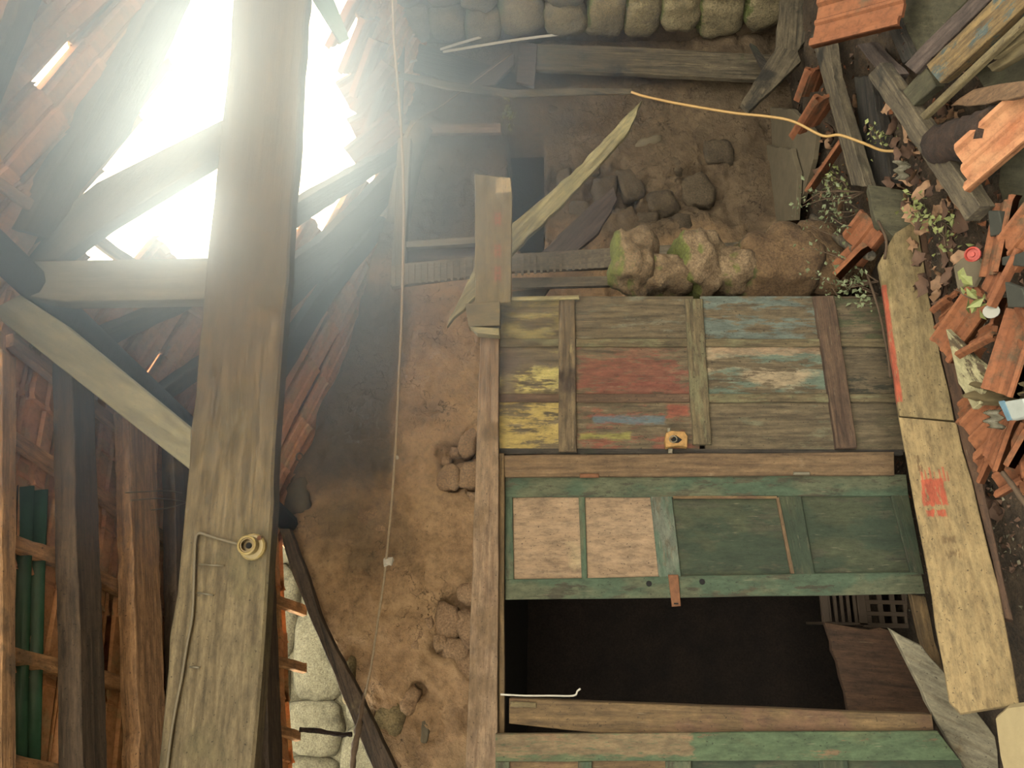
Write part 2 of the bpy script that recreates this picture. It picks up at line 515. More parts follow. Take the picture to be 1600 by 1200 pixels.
def rock(name, c, size, mat, parent=None, seed=0, sub=3, rough=0.28, rot=None, sq=0.45):
    bm = bmesh.new()
    bmesh.ops.create_icosphere(bm, subdivisions=sub, radius=1.0)
    off = Vector((seed * 7.3, seed * 3.1, seed * 1.7))
    for v in bm.verts:
        d = v.co.normalized()
        # squarish body, then lumps
        m = max(abs(d.x), abs(d.y), abs(d.z))
        r = 1.0 + (1.0 / m - 1.0) * sq
        r *= 1 + rough * noise.noise(d * 1.3 + off) + rough * 0.45 * noise.noise(d * 3.1 + off) + rough * 0.2 * noise.noise(d * 7.0 + off)
        v.co = Vector((d.x * r * size[0], d.y * r * size[1], d.z * r * size[2]))
    for f in bm.faces:
        f.smooth = sub > 2
    me = bpy.data.meshes.new(name)
    bm.to_mesh(me); bm.free()
    mw = Matrix.Translation(c)
    if rot:
        from mathutils import Euler
        mw = mw @ Euler(rot).to_matrix().to_4x4()
    return link(name, me, mat, parent, mw)


def Q(name, pp, mode, val, thick, mat, parent=None, **kw):
    """Outline in picture pixels dropped on a plane of the room: mode Y / Z / X (a plane of the house), D (view depth), or a function."""
    pts = []
    for p in pp:
        v = p[2] if len(p) > 2 else val
        if callable(mode): pts.append(mode(p[0], p[1]))
        elif mode == 'Y': pts.append(PY(p[0], p[1], v))
        elif mode == 'Z': pts.append(PZ(p[0], p[1], v))
        elif mode == 'X': pts.append(PX(p[0], p[1], v))
        else: pts.append(PD(p[0], p[1], v))
    return slab(name, pts, thick, mat, parent, **kw)


def local_patch(o, x0, y0, x1, y1, fn, colour, amp=0.02):
    """Paint patch on a board, given by two opposite picture corners on the board's plane."""
    inv = WORLD[o.name].inverted()
    a = inv @ fn(x0, y0); b = inv @ fn(x1, y1)
    return ((a.x + b.x) / 2, (a.y + b.y) / 2, abs(a.x - b.x) / 2, abs(a.y - b.y) / 2, colour, amp)


def fbm(p, o=4):
    s, a = 0.0, 1.0
    for _ in range(o):
        s += a * noise.noise(p); p = p * 2.03 + Vector((3.1, 1.7, 9.2)); a *= 0.5
    return s


def inpoly(x, y, poly):
    r = False
    n = len(poly)
    for i in range(n):
        x1, y1 = poly[i]; x2, y2 = poly[(i + 1) % n]
        if (y1 > y) != (y2 > y) and x < (x2 - x1) * (y - y1) / (y2 - y1) + x1:
            r = not r
    return r


def join_mesh(name, bm, mat, parent=None, mw=None, smooth=False):
    if smooth:
        for f in bm.faces: f.smooth = True
    me = bpy.data.meshes.new(name)
    bm.to_mesh(me); bm.free()
    return link(name, me, mat, parent, mw if mw is not None else Matrix.Identity(4))

# ------------------------------------------------------------------ the setting
YG = 4.7                           # back gable wall
XR = 4.35                          # right wall


def gable_top(X):
    pts = [(-3.4, 1.10), (-0.81, 2.68), (0.53, 3.50), (0.99, 3.44), (1.71, 3.18), (3.36, 2.92), (4.6, 2.85)]
    for (a, za), (b, zb) in zip(pts, pts[1:]):
        if a <= X <= b:
            return za + (zb - za) * (X - a) / (b - a)
    return pts[-1][1]


CRATERS = [(712, 725, 40), (722, 965, 44), (735, 695, 22), (700, 1000, 26), (735, 1030, 22), (655, 1080, 14), (745, 770, 18),
           (462, 780, 24), (960, 290, 50), (1030, 310, 45), (880, 285, 30), (1100, 290, 45)]
CR3 = [(PY(x, y, YG), r * 4.9 / FPX) for x, y, r in CRATERS]


def build_gable():
    x0, x1, nx, nz = -3.4, 4.45, 330, 170
    bm = bmesh.new()
    grid = []
    for i in range(nx + 1):
        X = x0 + (x1 - x0) * i / nx
        zt = gable_top(X) + 0.05 * noise.noise(Vector((X * 4, 0, 3)))
        colv = []
        for j in range(nz + 1):
            Z = -0.1 + (zt + 0.1) * j / nz
            p = Vector((X, 0, Z))
            d = 0.035 * fbm(p * 1.6, 5) + 0.012 * fbm(p * 7 + Vector((5, 5, 5)), 3)
            t = noise.noise(p * 1.5 + Vector((2, 7, 1))) + 0.45 * noise.noise(p * 5) + 0.2 * noise.noise(p * 13)
            d += 0.028 * max(0.0, min(1.0, (t - 0.12) / 0.05)) + 0.022 * max(0.0, min(1.0, (t - 0.42) / 0.05))
            for c, r in CR3:
                q = sqrt((X - c.x) ** 2 + (Z - c.z) ** 2) / r + 0.5 * noise.noise(p * 9)
                if q < 1:
                    d += 0.07 * min(1, (1 - q) * 4)
            px, py = pix(Vector((X, YG, Z)))
            if 795 < px < 850 and 208 < py < 392:
                d += 0.45
            colv.append(bm.verts.new((X, YG + d, Z)))
        grid.append(colv)
    for i in range(nx):
        for j in range(nz):
            bm.faces.new((grid[i][j], grid[i + 1][j], grid[i + 1][j + 1], grid[i][j + 1]))
    # wall thickness: a top strip and a back sheet
    back = [bm.verts.new((grid[i][nz].co.x, YG + 0.85, grid[i][nz].co.z - 0.03)) for i in range(nx + 1)]
    base = [bm.verts.new((grid[i][0].co.x, YG + 0.85, -0.1)) for i in range(nx + 1)]
    for i in range(nx):
        bm.faces.new((grid[i][nz], grid[i + 1][nz], back[i + 1], back[i]))
        bm.faces.new((back[i], back[i + 1], base[i + 1], base[i]))
    bmesh.ops.recalc_face_normals(bm, faces=bm.faces)
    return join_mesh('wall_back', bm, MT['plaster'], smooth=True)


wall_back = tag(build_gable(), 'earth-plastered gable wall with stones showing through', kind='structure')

# stones that show in the plaster: x, y, half width, half height (picture px), material
STONES = [(735, 742, 26, 24, 'wallstone'), (702, 748, 18, 22, 'wallstone'), (733, 690, 14, 28, 'wallstone'), (712, 708, 10, 10, 'wallstone'),
          (742, 782, 14, 12, 'wallstone'), (699, 722, 9, 8, 'wallstone'),
          (733, 985, 18, 30, 'wallstone'), (700, 968, 20, 26, 'wallstone'), (736, 925, 22, 20, 'wallstone'), (712, 1018, 22, 20, 'wallstone'),
          (735, 1045, 26, 26, 'wallstone'), (690, 1005, 14, 14, 'wallstone'), (672, 975, 10, 12, 'wallstone'), (655, 998, 14, 16, 'wallstone'),
          (585, 808, 26, 26, 'wallstone'), (460, 779, 26, 32, 'greystone'), (605, 1135, 28, 42, 'mossstone'), (640, 1092, 16, 22, 'wallstone'),
          (666, 1140, 7, 20, 'greystone'), (548, 1060, 10, 34, 'mossstone'), (625, 1185, 10, 16, 'wallstone'),
          (985, 288, 20, 30, 'wallstone'), (945, 300, 20, 26, 'wallstone'), (1012, 226, 24, 9, 'greystone'), (1035, 318, 24, 22, 'wallstone'),
          (882, 282, 12, 18, 'wallstone'), (1090, 300, 26, 30, 'wallstone'), (1050, 262, 20, 18, 'wallstone'), (925, 265, 14, 14, 'wallstone'),
          (905, 330, 18, 16, 'wallstone'), (1010, 345, 20, 12, 'wallstone'), (1120, 240, 24, 24, 'wallstone'), (1065, 350, 18, 16, 'wallstone'),
          (900, 130, 24, 12, 'wallstone'), (1040, 125, 30, 14, 'wallstone'), (960, 180, 26, 14, 'wallstone'), (870, 175, 22, 12, 'wallstone'),
          (770, 150, 20, 18, 'wallstone'), (720, 160, 22, 16, 'wallstone')]
for i, (x, y, hx, hy, m) in enumerate(STONES):
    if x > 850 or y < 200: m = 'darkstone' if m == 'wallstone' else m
    p = PY(x, y, YG + 0.05)
    d = (p - CO).dot(CF)
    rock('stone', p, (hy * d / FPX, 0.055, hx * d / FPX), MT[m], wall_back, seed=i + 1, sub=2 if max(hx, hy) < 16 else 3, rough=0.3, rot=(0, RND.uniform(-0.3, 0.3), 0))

slab('niche_back', [PY(790, 200, 5.0), PY(855, 200, 5.0), PY(855, 400, 5.0), PY(790, 400, 5.0)], 0.02, MT['nearblack'], wall_back, bevel=0)  # added dark sheet, the niche's shade put into its colour
# right wall: mortar bed and the mossy stones laid in it
def build_right():
    bm = bmesh.new()
    ny, nz = 40, 50
    g = []
    for i in range(ny + 1):
        Y = YG + 0.4 - (YG + 0.4 + 1.0) * i / ny
        colv = []
        for j in range(nz + 1):
            Z = -0.1 + 3.2 * j / nz
            p = Vector((0, Y, Z))
            colv.append(bm.verts.new((XR + 0.04 * fbm(p * 2, 4) + 0.03, Y, Z)))
        g.append(colv)
    for i in range(ny):
        for j in range(nz):
            bm.faces.new((g[i][j], g[i][j + 1], g[i + 1][j + 1], g[i + 1][j]))
    bk = [bm.verts.new((XR + 0.6, g[i][nz].co.y, 3.08)) for i in range(ny + 1)]
    bl = [bm.verts.new((XR + 0.6, g[i][nz].co.y, -0.1)) for i in range(ny + 1)]
    for i in range(ny):
        bm.faces.new((g[i][nz], bk[i], bk[i + 1], g[i + 1][nz]))
        bm.faces.new((bk[i], bl[i], bl[i + 1], bk[i + 1]))
    bmesh.ops.recalc_face_normals(bm, faces=bm.faces)
    return join_mesh('wall_right', bm, MT['plaster'], smooth=True)


wall_right = tag(build_right(), 'rough stone side wall grown over with green moss', kind='structure')
z = 0.05
row = 0
rs = random.Random(5)
while z < 2.95:
    h = rs.uniform(0.22, 0.36)
    Y = YG - 0.02 - rs.uniform(0, 0.1)
    while Y > 2.6:
        w = rs.uniform(0.24, 0.46)
        rock('stone', Vector((XR + 0.02, Y - w / 2, z + h / 2)), (0.10, w * 0.53, h * 0.54), MT['greenrock'], wall_right, seed=rs.randint(1, 400), sub=3, rough=0.2,
             rot=(rs.uniform(-0.12, 0.12), 0, 0))
        Y -= w
    z += h
    row += 1

# left wall (unseen, added to block light, kept low to let sky in)
wl = slab('wall_left', [Vector((-3.1, 0.8, -0.1)), Vector((-3.1, YG, -0.1)), Vector((-3.1, YG, 1.1)), Vector((-3.1, 0.8, 1.1))], 0.5, MT['plaster'], bevel=0)
tag(wl, 'low earth-plastered wall, unseen, added on the left to block light', kind='structure')


def floor_h(X, Y):
    m = max(0.0, min(1.0, (X - 0.2) / 1.2)) * max(0.0, min(1.0, (4.9 - Y) / 0.6))
    return -0.02 + m * (0.10 + 0.10 * fbm(Vector((X * 1.7, Y * 1.7, 0.3)), 4)) + 0.012 * fbm(Vector((X * 9, Y * 9, 1)), 3)


def build_floor():
    bm = bmesh.new()
    nx, ny = 190, 170
    x0, x1, y0, y1 = -3.4, 4.6, -1.5, 5.4
    g = [[bm.verts.new((x0 + (x1 - x0) * i / nx, y0 + (y1 - y0) * j / ny, floor_h(x0 + (x1 - x0) * i / nx, y0 + (y1 - y0) * j / ny))) for j in range(ny + 1)] for i in range(nx + 1)]
    for i in range(nx):
        for j in range(ny):
            bm.faces.new((g[i][j], g[i + 1][j], g[i + 1][j + 1], g[i][j + 1]))
    return join_mesh('floor', bm, MT['soil'], smooth=True)


tag(build_floor(), 'earth floor buried under rubble and leaf litter', kind='structure')
yard = slab('floor', [Vector((-14, -16, -0.12)), Vector((16, -16, -0.12)), Vector((16, 14, -0.12)), Vector((-14, 14, -0.12))], 0.1, MT['concrete'], bevel=0)  # unseen ground, added large and pale to bounce light
tag(yard, 'unseen ground around the ruined house, paled to bounce light', kind='structure')

# the neighbouring wall seen above the broken left end of the gable
nb = empty('neighbour_wall', (-1.5, 6.1, 0))
tag(nb, 'sunlit pale granite wall beyond the broken gable end', 'wall')
slab('wall_face', [Vector((-4.5, 6.2, -0.1)), Vector((1.0, 6.2, -0.1)), Vector((1.0, 6.2, 4.6)), Vector((-4.5, 6.2, 4.6))], 0.4, MT['sungranite'], nb, bevel=0)
rs = random.Random(9)
z = 1.2
while z < 4.4:
    h = rs.uniform(0.3, 0.5); X = -3.6 + rs.uniform(0, 0.3)
    while X < 0.6:
        w = rs.uniform(0.4, 0.75)
        rock('stone', Vector((X + w / 2, 6.2, z + h / 2)), (w * 0.53, 0.08, h * 0.53), MT['sungranite'], nb, seed=rs.randint(1, 300), sub=3, rough=0.16)
        X += w
    z += h

# ------------------------------------------------------------------ roof
RA, RB = PY(15, 455, 2.45), PY(435, 830, YG)         # ridge: over the tie beam, and at the gable
e1 = (RB - RA).normalized()
ridge_len = (RB - RA).length
_d0 = (RA + (RB - RA) * 0.12 - CO).dot(CF)
_c = PD(140, 1200, _d0 * 0.82)
nL = (RB - RA).cross(_c - RA).normalized()
if nL.z < 0: nL = -nL
_c2 = PY(620, 240, YG)
nR = (RB - RA).cross(_c2 - RA).normalized()
if nR.z < 0: nR = -nR
e2L = nL.cross(e1); e2L = e2L if e2L.x < 0 else -e2L
e2R = nR.cross(e1); e2R = e2R if e2R.x > 0 else -e2R
LPLANE, RPLANE = (RA, nL), (RA, nR)


def tile_mesh(name, L=0.40, cut=0.0, w=0.22):
    """Interlocking clay tile: rolled rib, pan with two ridges, side rim, nib at the head. X across, Y along, Z up."""
    prof = [(-0.5, 0.004), (-0.5, 0.034), (-0.43, 0.040), (-0.35, 0.034), (-0.30, 0.010), (-0.06, 0.008), (-0.02, 0.020), (0.04, 0.020), (0.08, 0.008),
            (0.33, 0.008), (0.38, 0.030), (0.46, 0.032), (0.5, 0.022)]
    bm = bmesh.new()
    t = 0.012
    ys = [-L / 2, -L / 2 + 0.03, 0.0, L / 2 - 0.03, L / 2]
    rows = []
    for yi, y in enumerate(ys):
        up, dn = [], []
        lip = 0.010 if yi in (0,) else 0.0
        for px, pz in prof:
            yy = y
            if cut and y > 0:
                yy = y * (1 - cut * (0.5 + px)) - cut * 0.025 * sin(px * 17)
            up.append(bm.verts.new((px * w, yy, pz + t)))
            dn.append(bm.verts.new((px * w, yy, pz - lip)))
        rows.append((up, dn))
    n = len(prof)
    for a, b in zip(rows, rows[1:]):
        for i in range(n - 1):
            bm.faces.new((a[0][i], a[0][i + 1], b[0][i + 1], b[0][i]))
            bm.faces.new((a[1][i + 1], a[1][i], b[1][i], b[1][i + 1]))
        bm.faces.new((a[1][0], a[0][0], b[0][0], b[1][0]))
        bm.faces.new((a[0][-1], a[1][-1], b[1][-1], b[0][-1]))
    for (up, dn), s in ((rows[0], 1), (rows[-1], -1)):
        for i in range(n - 1):
            fv = (up[i], dn[i], dn[i + 1], up[i + 1])
            bm.faces.new(fv if s > 0 else tuple(reversed(fv)))
    bmesh.ops.recalc_face_normals(bm, faces=bm.faces)
    me = bpy.data.meshes.new(name)
    bm.to_mesh(me); bm.free()
    return me


TILE_R = tile_mesh('tile_roof'); TILE_R.materials.append(MT['tileroof'])
TILE_D = tile_mesh('tile_whole', 0.40); TILE_D.materials.append(MT['tile'])
TILE_C = tile_mesh('tile_cut', 0.30, 0.32); TILE_C.materials.append(MT['tile'])
TILE_S = tile_mesh('tile_shard', 0.18, 0.4, 0.2); TILE_S.materials.append(MT['tile'])
TILE_B = tile_mesh('tile_bleached', 0.36, 0.35); TILE_B.materials.append(MT['tilebroken'])


def basis(x, y, zv, o):
    return Matrix(((x.x, y.x, zv.x, o.x), (x.y, y.y, zv.y, o.y), (x.z, y.z, zv.z, o.z), (0, 0, 0, 1)))


roof_left = empty('ceiling', RA); tag(roof_left, 'left roof slope: clay tiles on battens and dark rafters seen from below', kind='structure')
roof_right = empty('ceiling', RA + Vector((0.5, 0, 0))); tag(roof_right, 'right roof slope with tiles fallen away around a gaping hole', kind='structure')

from mathutils import Euler
rs = random.Random(21)
GREENGAP = [(24, 750), (76, 755), (66, 1260), (10, 1260)]
for i in range(-7, 12):
    for j in range(0, 10):
        c = RA + e1 * (i * 0.205 + 0.1) + e2L * (0.16 + j * 0.335)
        if c.y > YG + 0.05 or c.x < -2.2 or c.y < 1.0: continue
        px, py = pix(c)
        if inpoly(px, py, [(30, 850), (64, 850), (58, 1300), (10, 1300)]): continue
        jit = Euler((rs.uniform(-0.03, 0.03), rs.uniform(-0.03, 0.03), rs.uniform(-0.02, 0.02))).to_matrix().to_4x4()
        mw = basis(e1, -e2L, -(e1.cross(e2L)) if (e1.cross(-e2L)).dot(nL) < 0 else e1.cross(-e2L), c + nL * (0.02 + 0.004 * rs.random())) 
        mw = basis(e1 if e1.cross(-e2L).dot(nL) > 0 else -e1, -e2L, nL, c + nL * (0.015 + 0.006 * rs.random())) @ jit
        link('tile', TILE_R, None, roof_left, mw)

HOLE = [(360, -500), (318, -10), (268, 85), (205, 210), (128, 305), (112, 335), (150, 362), (212, 405), (290, 462), (345, 500), (400, 470), (488, 352), (560, 305),
        (618, 252), (612, 190), (545, 25), (520, -500)]
for i in range(-9, 15):
    for j in range(0, 13):
        c = RA + e1 * (i * 0.205 + 0.1) + e2R * (0.16 + j * 0.335)
        if c.y > YG + 0.55 or c.x > XR + 0.4 or c.y < 1.0: continue
        k = 0; tot = 0
        for a in (-0.1, 0, 0.1):
            for b in (-0.15, 0, 0.15):
                q = c + e1 * a + e2R * b
                if (q - CO).dot(CF) < 0.3: continue
                tot += 1
                k += inpoly(*pix(q), HOLE)
        if tot and k / tot > 0.34: continue
        jit = Euler((rs.uniform(-0.05, 0.05), rs.uniform(-0.06, 0.06), rs.uniform(-0.05, 0.05))).to_matrix().to_4x4()
        xx = e1 if e1.cross(-e2R).dot(nR) > 0 else -e1
        mw = basis(xx, -e2R, nR, c + nR * (0.015 + 0.006 * rs.random())) @ jit
        qx, qy = pix(c)
        for (sx_, sy_, rr_, sw_) in ((100, 100, 62, 0.78), (192, 140, 60, 0.7), (262, 570, 45, 0.84)):
            if (qx - sx_) ** 2 + (qy - sy_) ** 2 < rr_ ** 2:
                mw = mw @ Matrix.Diagonal((sw_, 0.96, 1, 1))
        link('tile', TILE_R, None, roof_right, mw)

# left slope timbers (pixel outlines dropped on the slope, below the tiles)
fl = PL(LPLANE, -0.045)
Q('rafter', [(6, 520), (0, 1290), (-26, 1290), (-24, 500)], PL(LPLANE, -0.05), 0, 0.05, W['brownrafter'], roof_left)
Q('rafter', [(4, 545), (2, 1290), (25, 1290), (26, 560)], PL(LPLANE, -0.06), 0, 0.05, W['brownrafter'], roof_left, chip=0.003)
Q('rafter', [(112, 560), (132, 1290), (172, 1290), (146, 560)], PL(LPLANE, -0.10), 0, 0.08, W['darkrafter'], roof_left, chip=0.004)
Q('rafter', [(200, 640), (222, 1290), (264, 1290), (242, 660)], PL(LPLANE, -0.09), 0, 0.065, W['brownrafter'], roof_left, chip=0.010)
Q('rafter', [(272, 690), (284, 1290), (312, 1290), (302, 730)], PL(LPLANE, -0.09), 0, 0.06, W['darkrafter'], roof_left, chip=0.006)
Q('rafter', [(408, 835), (424, 1290), (446, 1290), (428, 835)], PL(LPLANE, -0.10), 0, 0.08, W['darkrafter'], roof_left, chip=0.006)
Q('rafter', [(352, 800), (360, 1290), (390, 1290), (378, 800)], PL(LPLANE, -0.10), 0, 0.08, W['darkrafter'], roof_left, chip=0.006)
BL = PL(LPLANE, -0.012)
for b in ([(-30, 636), (285, 848), (285, 866), (-30, 658)],
          [(-20, 818), (110, 866), (200, 912), (300, 968), (300, 988), (200, 932), (110, 888), (-20, 842)],
          [(-20, 998), (110, 1032), (208, 1060), (300, 1092), (470, 1142), (470, 1156), (300, 1110), (208, 1080), (110, 1056), (-20, 1022)],
          [(20, 1178), (200, 1212), (400, 1258), (400, 1274), (200, 1236), (20, 1204)],
          [(300, 880), (480, 946), (480, 962), (300, 898)], [(300, 990), (480, 1036), (480, 1050), (300, 1006)], [(20, 520), (230, 690), (230, 706), (20, 540)]):
    Q('batten', b, BL, 0, 0.03, W['batten'], roof_left, chip=0.003)

# right slope timbers
Q('rafter', [(36, 360), (92, 262), (268, -40), (318, -40), (205, 206), (128, 300), (80, 372)], PL(RPLANE, -0.04), 0, 0.09, W['greyold'], roof_right, chip=0.006)
Q('rafter', [(-40, 170), (60, -60), (90, -60), (-10, 190)], PL(RPLANE, -0.05), 0, 0.06, W['greyold'], roof_right, chip=0.004)
Q('rafter', [(150, 520), (292, 462), (300, 482), (160, 548)], PL(RPLANE, -0.05), 0, 0.07, W['greyold'], roof_right, chip=0.004)
Q('rafter', [(248, 612), (352, 540), (352, 565), (255, 634)], PL(RPLANE, -0.05), 0, 0.07, W['greyold'], roof_right, chip=0.004)
Q('batten', [(100, 478), (335, 690), (335, 722), (92, 502)], PL(RPLANE, -0.02), 0, 0.05, W['brownrafter'], roof_right, chip=0.005)
Q('batten', [(118, 338), (152, 362), (216, 408), (352, 500), (352, 522), (205, 420), (118, 360)], PL(RPLANE, -0.015), 0, 0.03, W['batten'], roof_right, chip=0.004)
Q('batten', [(-20, 262), (60, 318), (60, 336), (-20, 282)], PL(RPLANE, -0.015), 0, 0.03, W['batten'], roof_right, chip=0.004)
# charred purlin and rafters left standing at the far side of the hole
Q('rafter', [(455, 322), (560, 262), (602, 238), (616, 188), (660, 190), (640, 238), (560, 292), (455, 362)], PL(RPLANE, -0.06), 0, 0.08, W['darkold'], roof_right, chip=0.004)
Q('rafter', [(430, 425), (500, 378), (560, 320), (640, 235), (650, 262), (600, 330), (520, 420), (430, 512)], PL(RPLANE, -0.05), 0, 0.07, W['darkold'], roof_right, chip=0.005)
Q('rafter', [(430, 560), (520, 428), (600, 338), (612, 352), (520, 470), (430, 620)], PL(RPLANE, -0.05), 0, 0.06, W['darkold'], roof_right, chip=0.005)
# the row of tiles still lying on the wall head beyond the hole
for k, (x, y, dd, tz) in enumerate([(548, 35, 4.9, 0.2), (566, 75, 5.0, 0.1), (582, 112, 5.1, 0.0), (590, 145, 5.2, 0.25), (600, 180, 5.3, -0.1), (602, 208, 5.35, 0.2), (588, 225, 5.2, 0.4),
                                    (574, 130, 5.4, 0.5), (590, 190, 5.6, 0.5)]):
    p = PD(x, y, dd)
    mw = Matrix.Translation(p) @ Euler((0.5 + tz, 0.3, 0.6 + 0.2 * k)).to_matrix().to_4x4()
    link('tile', TILE_D, None, roof_right, mw)

# corrugated green plastic sheet let into the left slope
def corrugated(name, fn, left, right, mat, waves=3, amp=0.02, label=None, parent=None, thick=0.003):
    bm = bmesh.new()
    rows = []
    n = waves * 8
    for a, b in zip(left, right):
        pa, pb = fn(*a), fn(*b)
        rows.append([bm.verts.new(pa.lerp(pb, i / n) + nL * amp * sin(2 * pi * waves * i / n)) for i in range(n + 1)])
    for r1, r2 in zip(rows, rows[1:]):
        for i in range(n):
            bm.faces.new((r1[i], r1[i + 1], r2[i + 1], r2[i]))
    bmesh.ops.solidify(bm, geom=bm.faces[:], thickness=thick)
    bmesh.ops.recalc_face_normals(bm, faces=bm.faces)
    return join_mesh(name, bm, mat, parent, smooth=True)


gs = corrugated('corrugated_sheet', PL(LPLANE, 0.01), [(29, 757), (24, 900), (20, 1050), (14, 1290)], [(73, 768), (68, 900), (64, 1050), (58, 1290)], MT['greenplastic'], 2, 0.018)
tag(gs, 'shiny dark green corrugated plastic sheet let in among the roof tiles', 'roof sheet')

# ------------------------------------------------------------------ roof truss
tr = empty('roof_truss', PY(335, 1200, 2.45)); tag(tr, 'massive weathered tie beam with king post and braces under the roof hole', 'roof truss')


def beam_z(X): return 2.888 + 0.0637 * (X + 0.44), 2.600 + 0.0577 * (X + 0.44)


bp = []
for X in (-3.0, -0.44, 0.6, 1.05, 2.5, 4.4):
    zt, zb = beam_z(X)
    bp.append((X, zt, zb - 0.012))
tb = slab('tie_beam', [Vector((X, 2.4, zb)) for X, zt, zb in bp] + [Vector((X, 2.4, zt)) for X, zt, zb in reversed(bp)], 0.06, W['beam'], tr, chip=0.006, seg=0.12, bevel=0.008)
Q('king_post', [(36, 408), (350, 402), (372, 402), (372, 466), (350, 466), (100, 471), (36, 463), (26, 436)], 'Y', 2.43, 0.07, W['kingpost'], tr, bevel=0.004)
Q('brace', [(30, 460), (100, 506), (335, 700), (330, 758), (313, 747), (0, 500), (-4, 478)], 'Y', 2.41, 0.045, W['brace'], tr, bevel=0.004)
Q('brace', [(28, 388), (60, 358), (150, 285), (400, 160), (400, 208), (165, 350), (92, 404), (40, 410)], 'Y', 2.5, 0.06, W['greyold'], tr, bevel=0.004)
rp = [RA - nL * 0.08 + e1 * t + Vector((0, 0, -0.02)) for t in (-1.2, -0.4, 0.4, 1.2, 2.3)]
tube('ridge_pole', rp, 0.06, W['darkold'], roof_left, sides=8, jitter=0.05)

# lamp holder on the tie beam, with its flex
lh = empty('lamp_holder', PY(397, 853, 2.39)); tag(lh, 'cream bakelite lamp holder without a bulb screwed to the tie beam', 'lamp holder')


def lathe(name, prof, mw, mat, parent, seg=20):
    bm = bmesh.new()
    rings = [[bm.verts.new((r * cos(2 * pi * s / seg), r * sin(2 * pi * s / seg), h)) for s in range(seg)] for r, h in prof]
    for a, b in zip(rings, rings[1:]):
        for s in range(seg):
            bm.faces.new((a[s], a[(s + 1) % seg], b[(s + 1) % seg], b[s]))
    bm.faces.new(list(reversed(rings[0]))); bm.faces.new(rings[-1])
    bmesh.ops.recalc_face_normals(bm, faces=bm.faces)
    for f in bm.faces: f.smooth = False
    return join_mesh(name, bm, mat, parent, mw)


fy = Matrix(((1, 0, 0, 0), (0, 0, -1, 0), (0, 1, 0, 0), (0, 0, 0, 1)))     # local Z -> -Y (towards the room)
pb = PY(397, 855, 2.4)
mwb = Matrix.Translation(pb) @ fy
lathe('base', [(0.043, 0.0), (0.043, 0.014), (0.038, 0.02), (0.026, 0.022)], mwb, MT['cream'], lh)
lathe('socket', [(0.030, 0.018), (0.031, 0.052), (0.027, 0.055), (0.024, 0.053), (0.022, 0.03), (0.006, 0.028)], mwb @ Matrix.Translation((0.002, 0.004, 0)), MT['cream'], lh)
lathe('thread_ring', [(0.0225, 0.031), (0.0225, 0.05), (0.019, 0.05), (0.018, 0.032)], mwb @ Matrix.Translation((0.002, 0.004, 0)), MT['brass'], lh)
lathe('contact', [(0.010, 0.028), (0.010, 0.036), (0.004, 0.038)], mwb @ Matrix.Translation((0.002, 0.004, 0)), MT['black'], lh, 10)
lathe('screw', [(0.008, 0.012), (0.008, 0.022), (0.003, 0.023)], mwb @ Matrix.Translation((0.028, -0.022, 0)), MT['rust'], lh, 10)
pts = [PY(x, y, 2.388) for x, y in [(372, 850), (345, 843), (325, 837), (312, 833), (306, 842), (304, 880), (301, 960), (292, 1010), (284, 1060), (274, 1110), (266, 1160), (258, 1230)]]
tag(tube('electric_flex', spline(pts, 4), 0.005, MT['flex'], sides=6), 'grey electric flex running from lamp holder along the tie beam', 'cable')
for k, (xa, ya, xb, yb) in enumerate([(308, 926, 334, 930), (296, 1042, 312, 1043), (310, 882, 350, 884)]):
    tag(tube('nail', [PY(xa, ya, 2.389), PY(xb, yb, 2.387)], 0.003, MT['steel'], sides=5),
        ['bent pale nail lying on the tie beam beside the flex', 'short dark nail low on the tie beam edge', 'long pale nail on the tie beam above the lamp holder flex bend'][k], 'nail')
# wire ties on the brown rafter
for k, ps in enumerate([[(196, 770), (230, 768), (262, 767), (284, 770)], [(205, 782), (250, 779), (290, 785), (300, 791)], [(236, 797), (262, 794), (284, 788), (296, 784)]]):
    tag(tube('wire_tie', spline([PL(LPLANE, -0.17)(*p) for p in ps], 4), 0.003, MT['steel'], sides=5),
        ['topmost thin wire bound round the split brown rafter', 'middle wire with looped end on the split brown rafter', 'lowest short wire beside the split brown rafter'][k], 'wire')

# ------------------------------------------------------------------ partition of old doors
YD = 3.3
fD = lambda x, y: PY(x, y, YD)
li = empty('lintel_beam', PY(760, 860, YD)); tag(li, 'long pale lintel board running along the tops of the doors', 'lintel')
Q('board', [(751, 524), (725, 1260), (778, 1260), (779, 524)], 'Y', 3.24, 0.05, W['lintel'], li, chip=0.003, seg=0.2)
Q('inner_strip', [(779, 708), (779, 1260), (788, 1260), (788, 708)], 'Y', 3.27, 0.04, W['jamb2'], li, chip=0.002, seg=0.2)

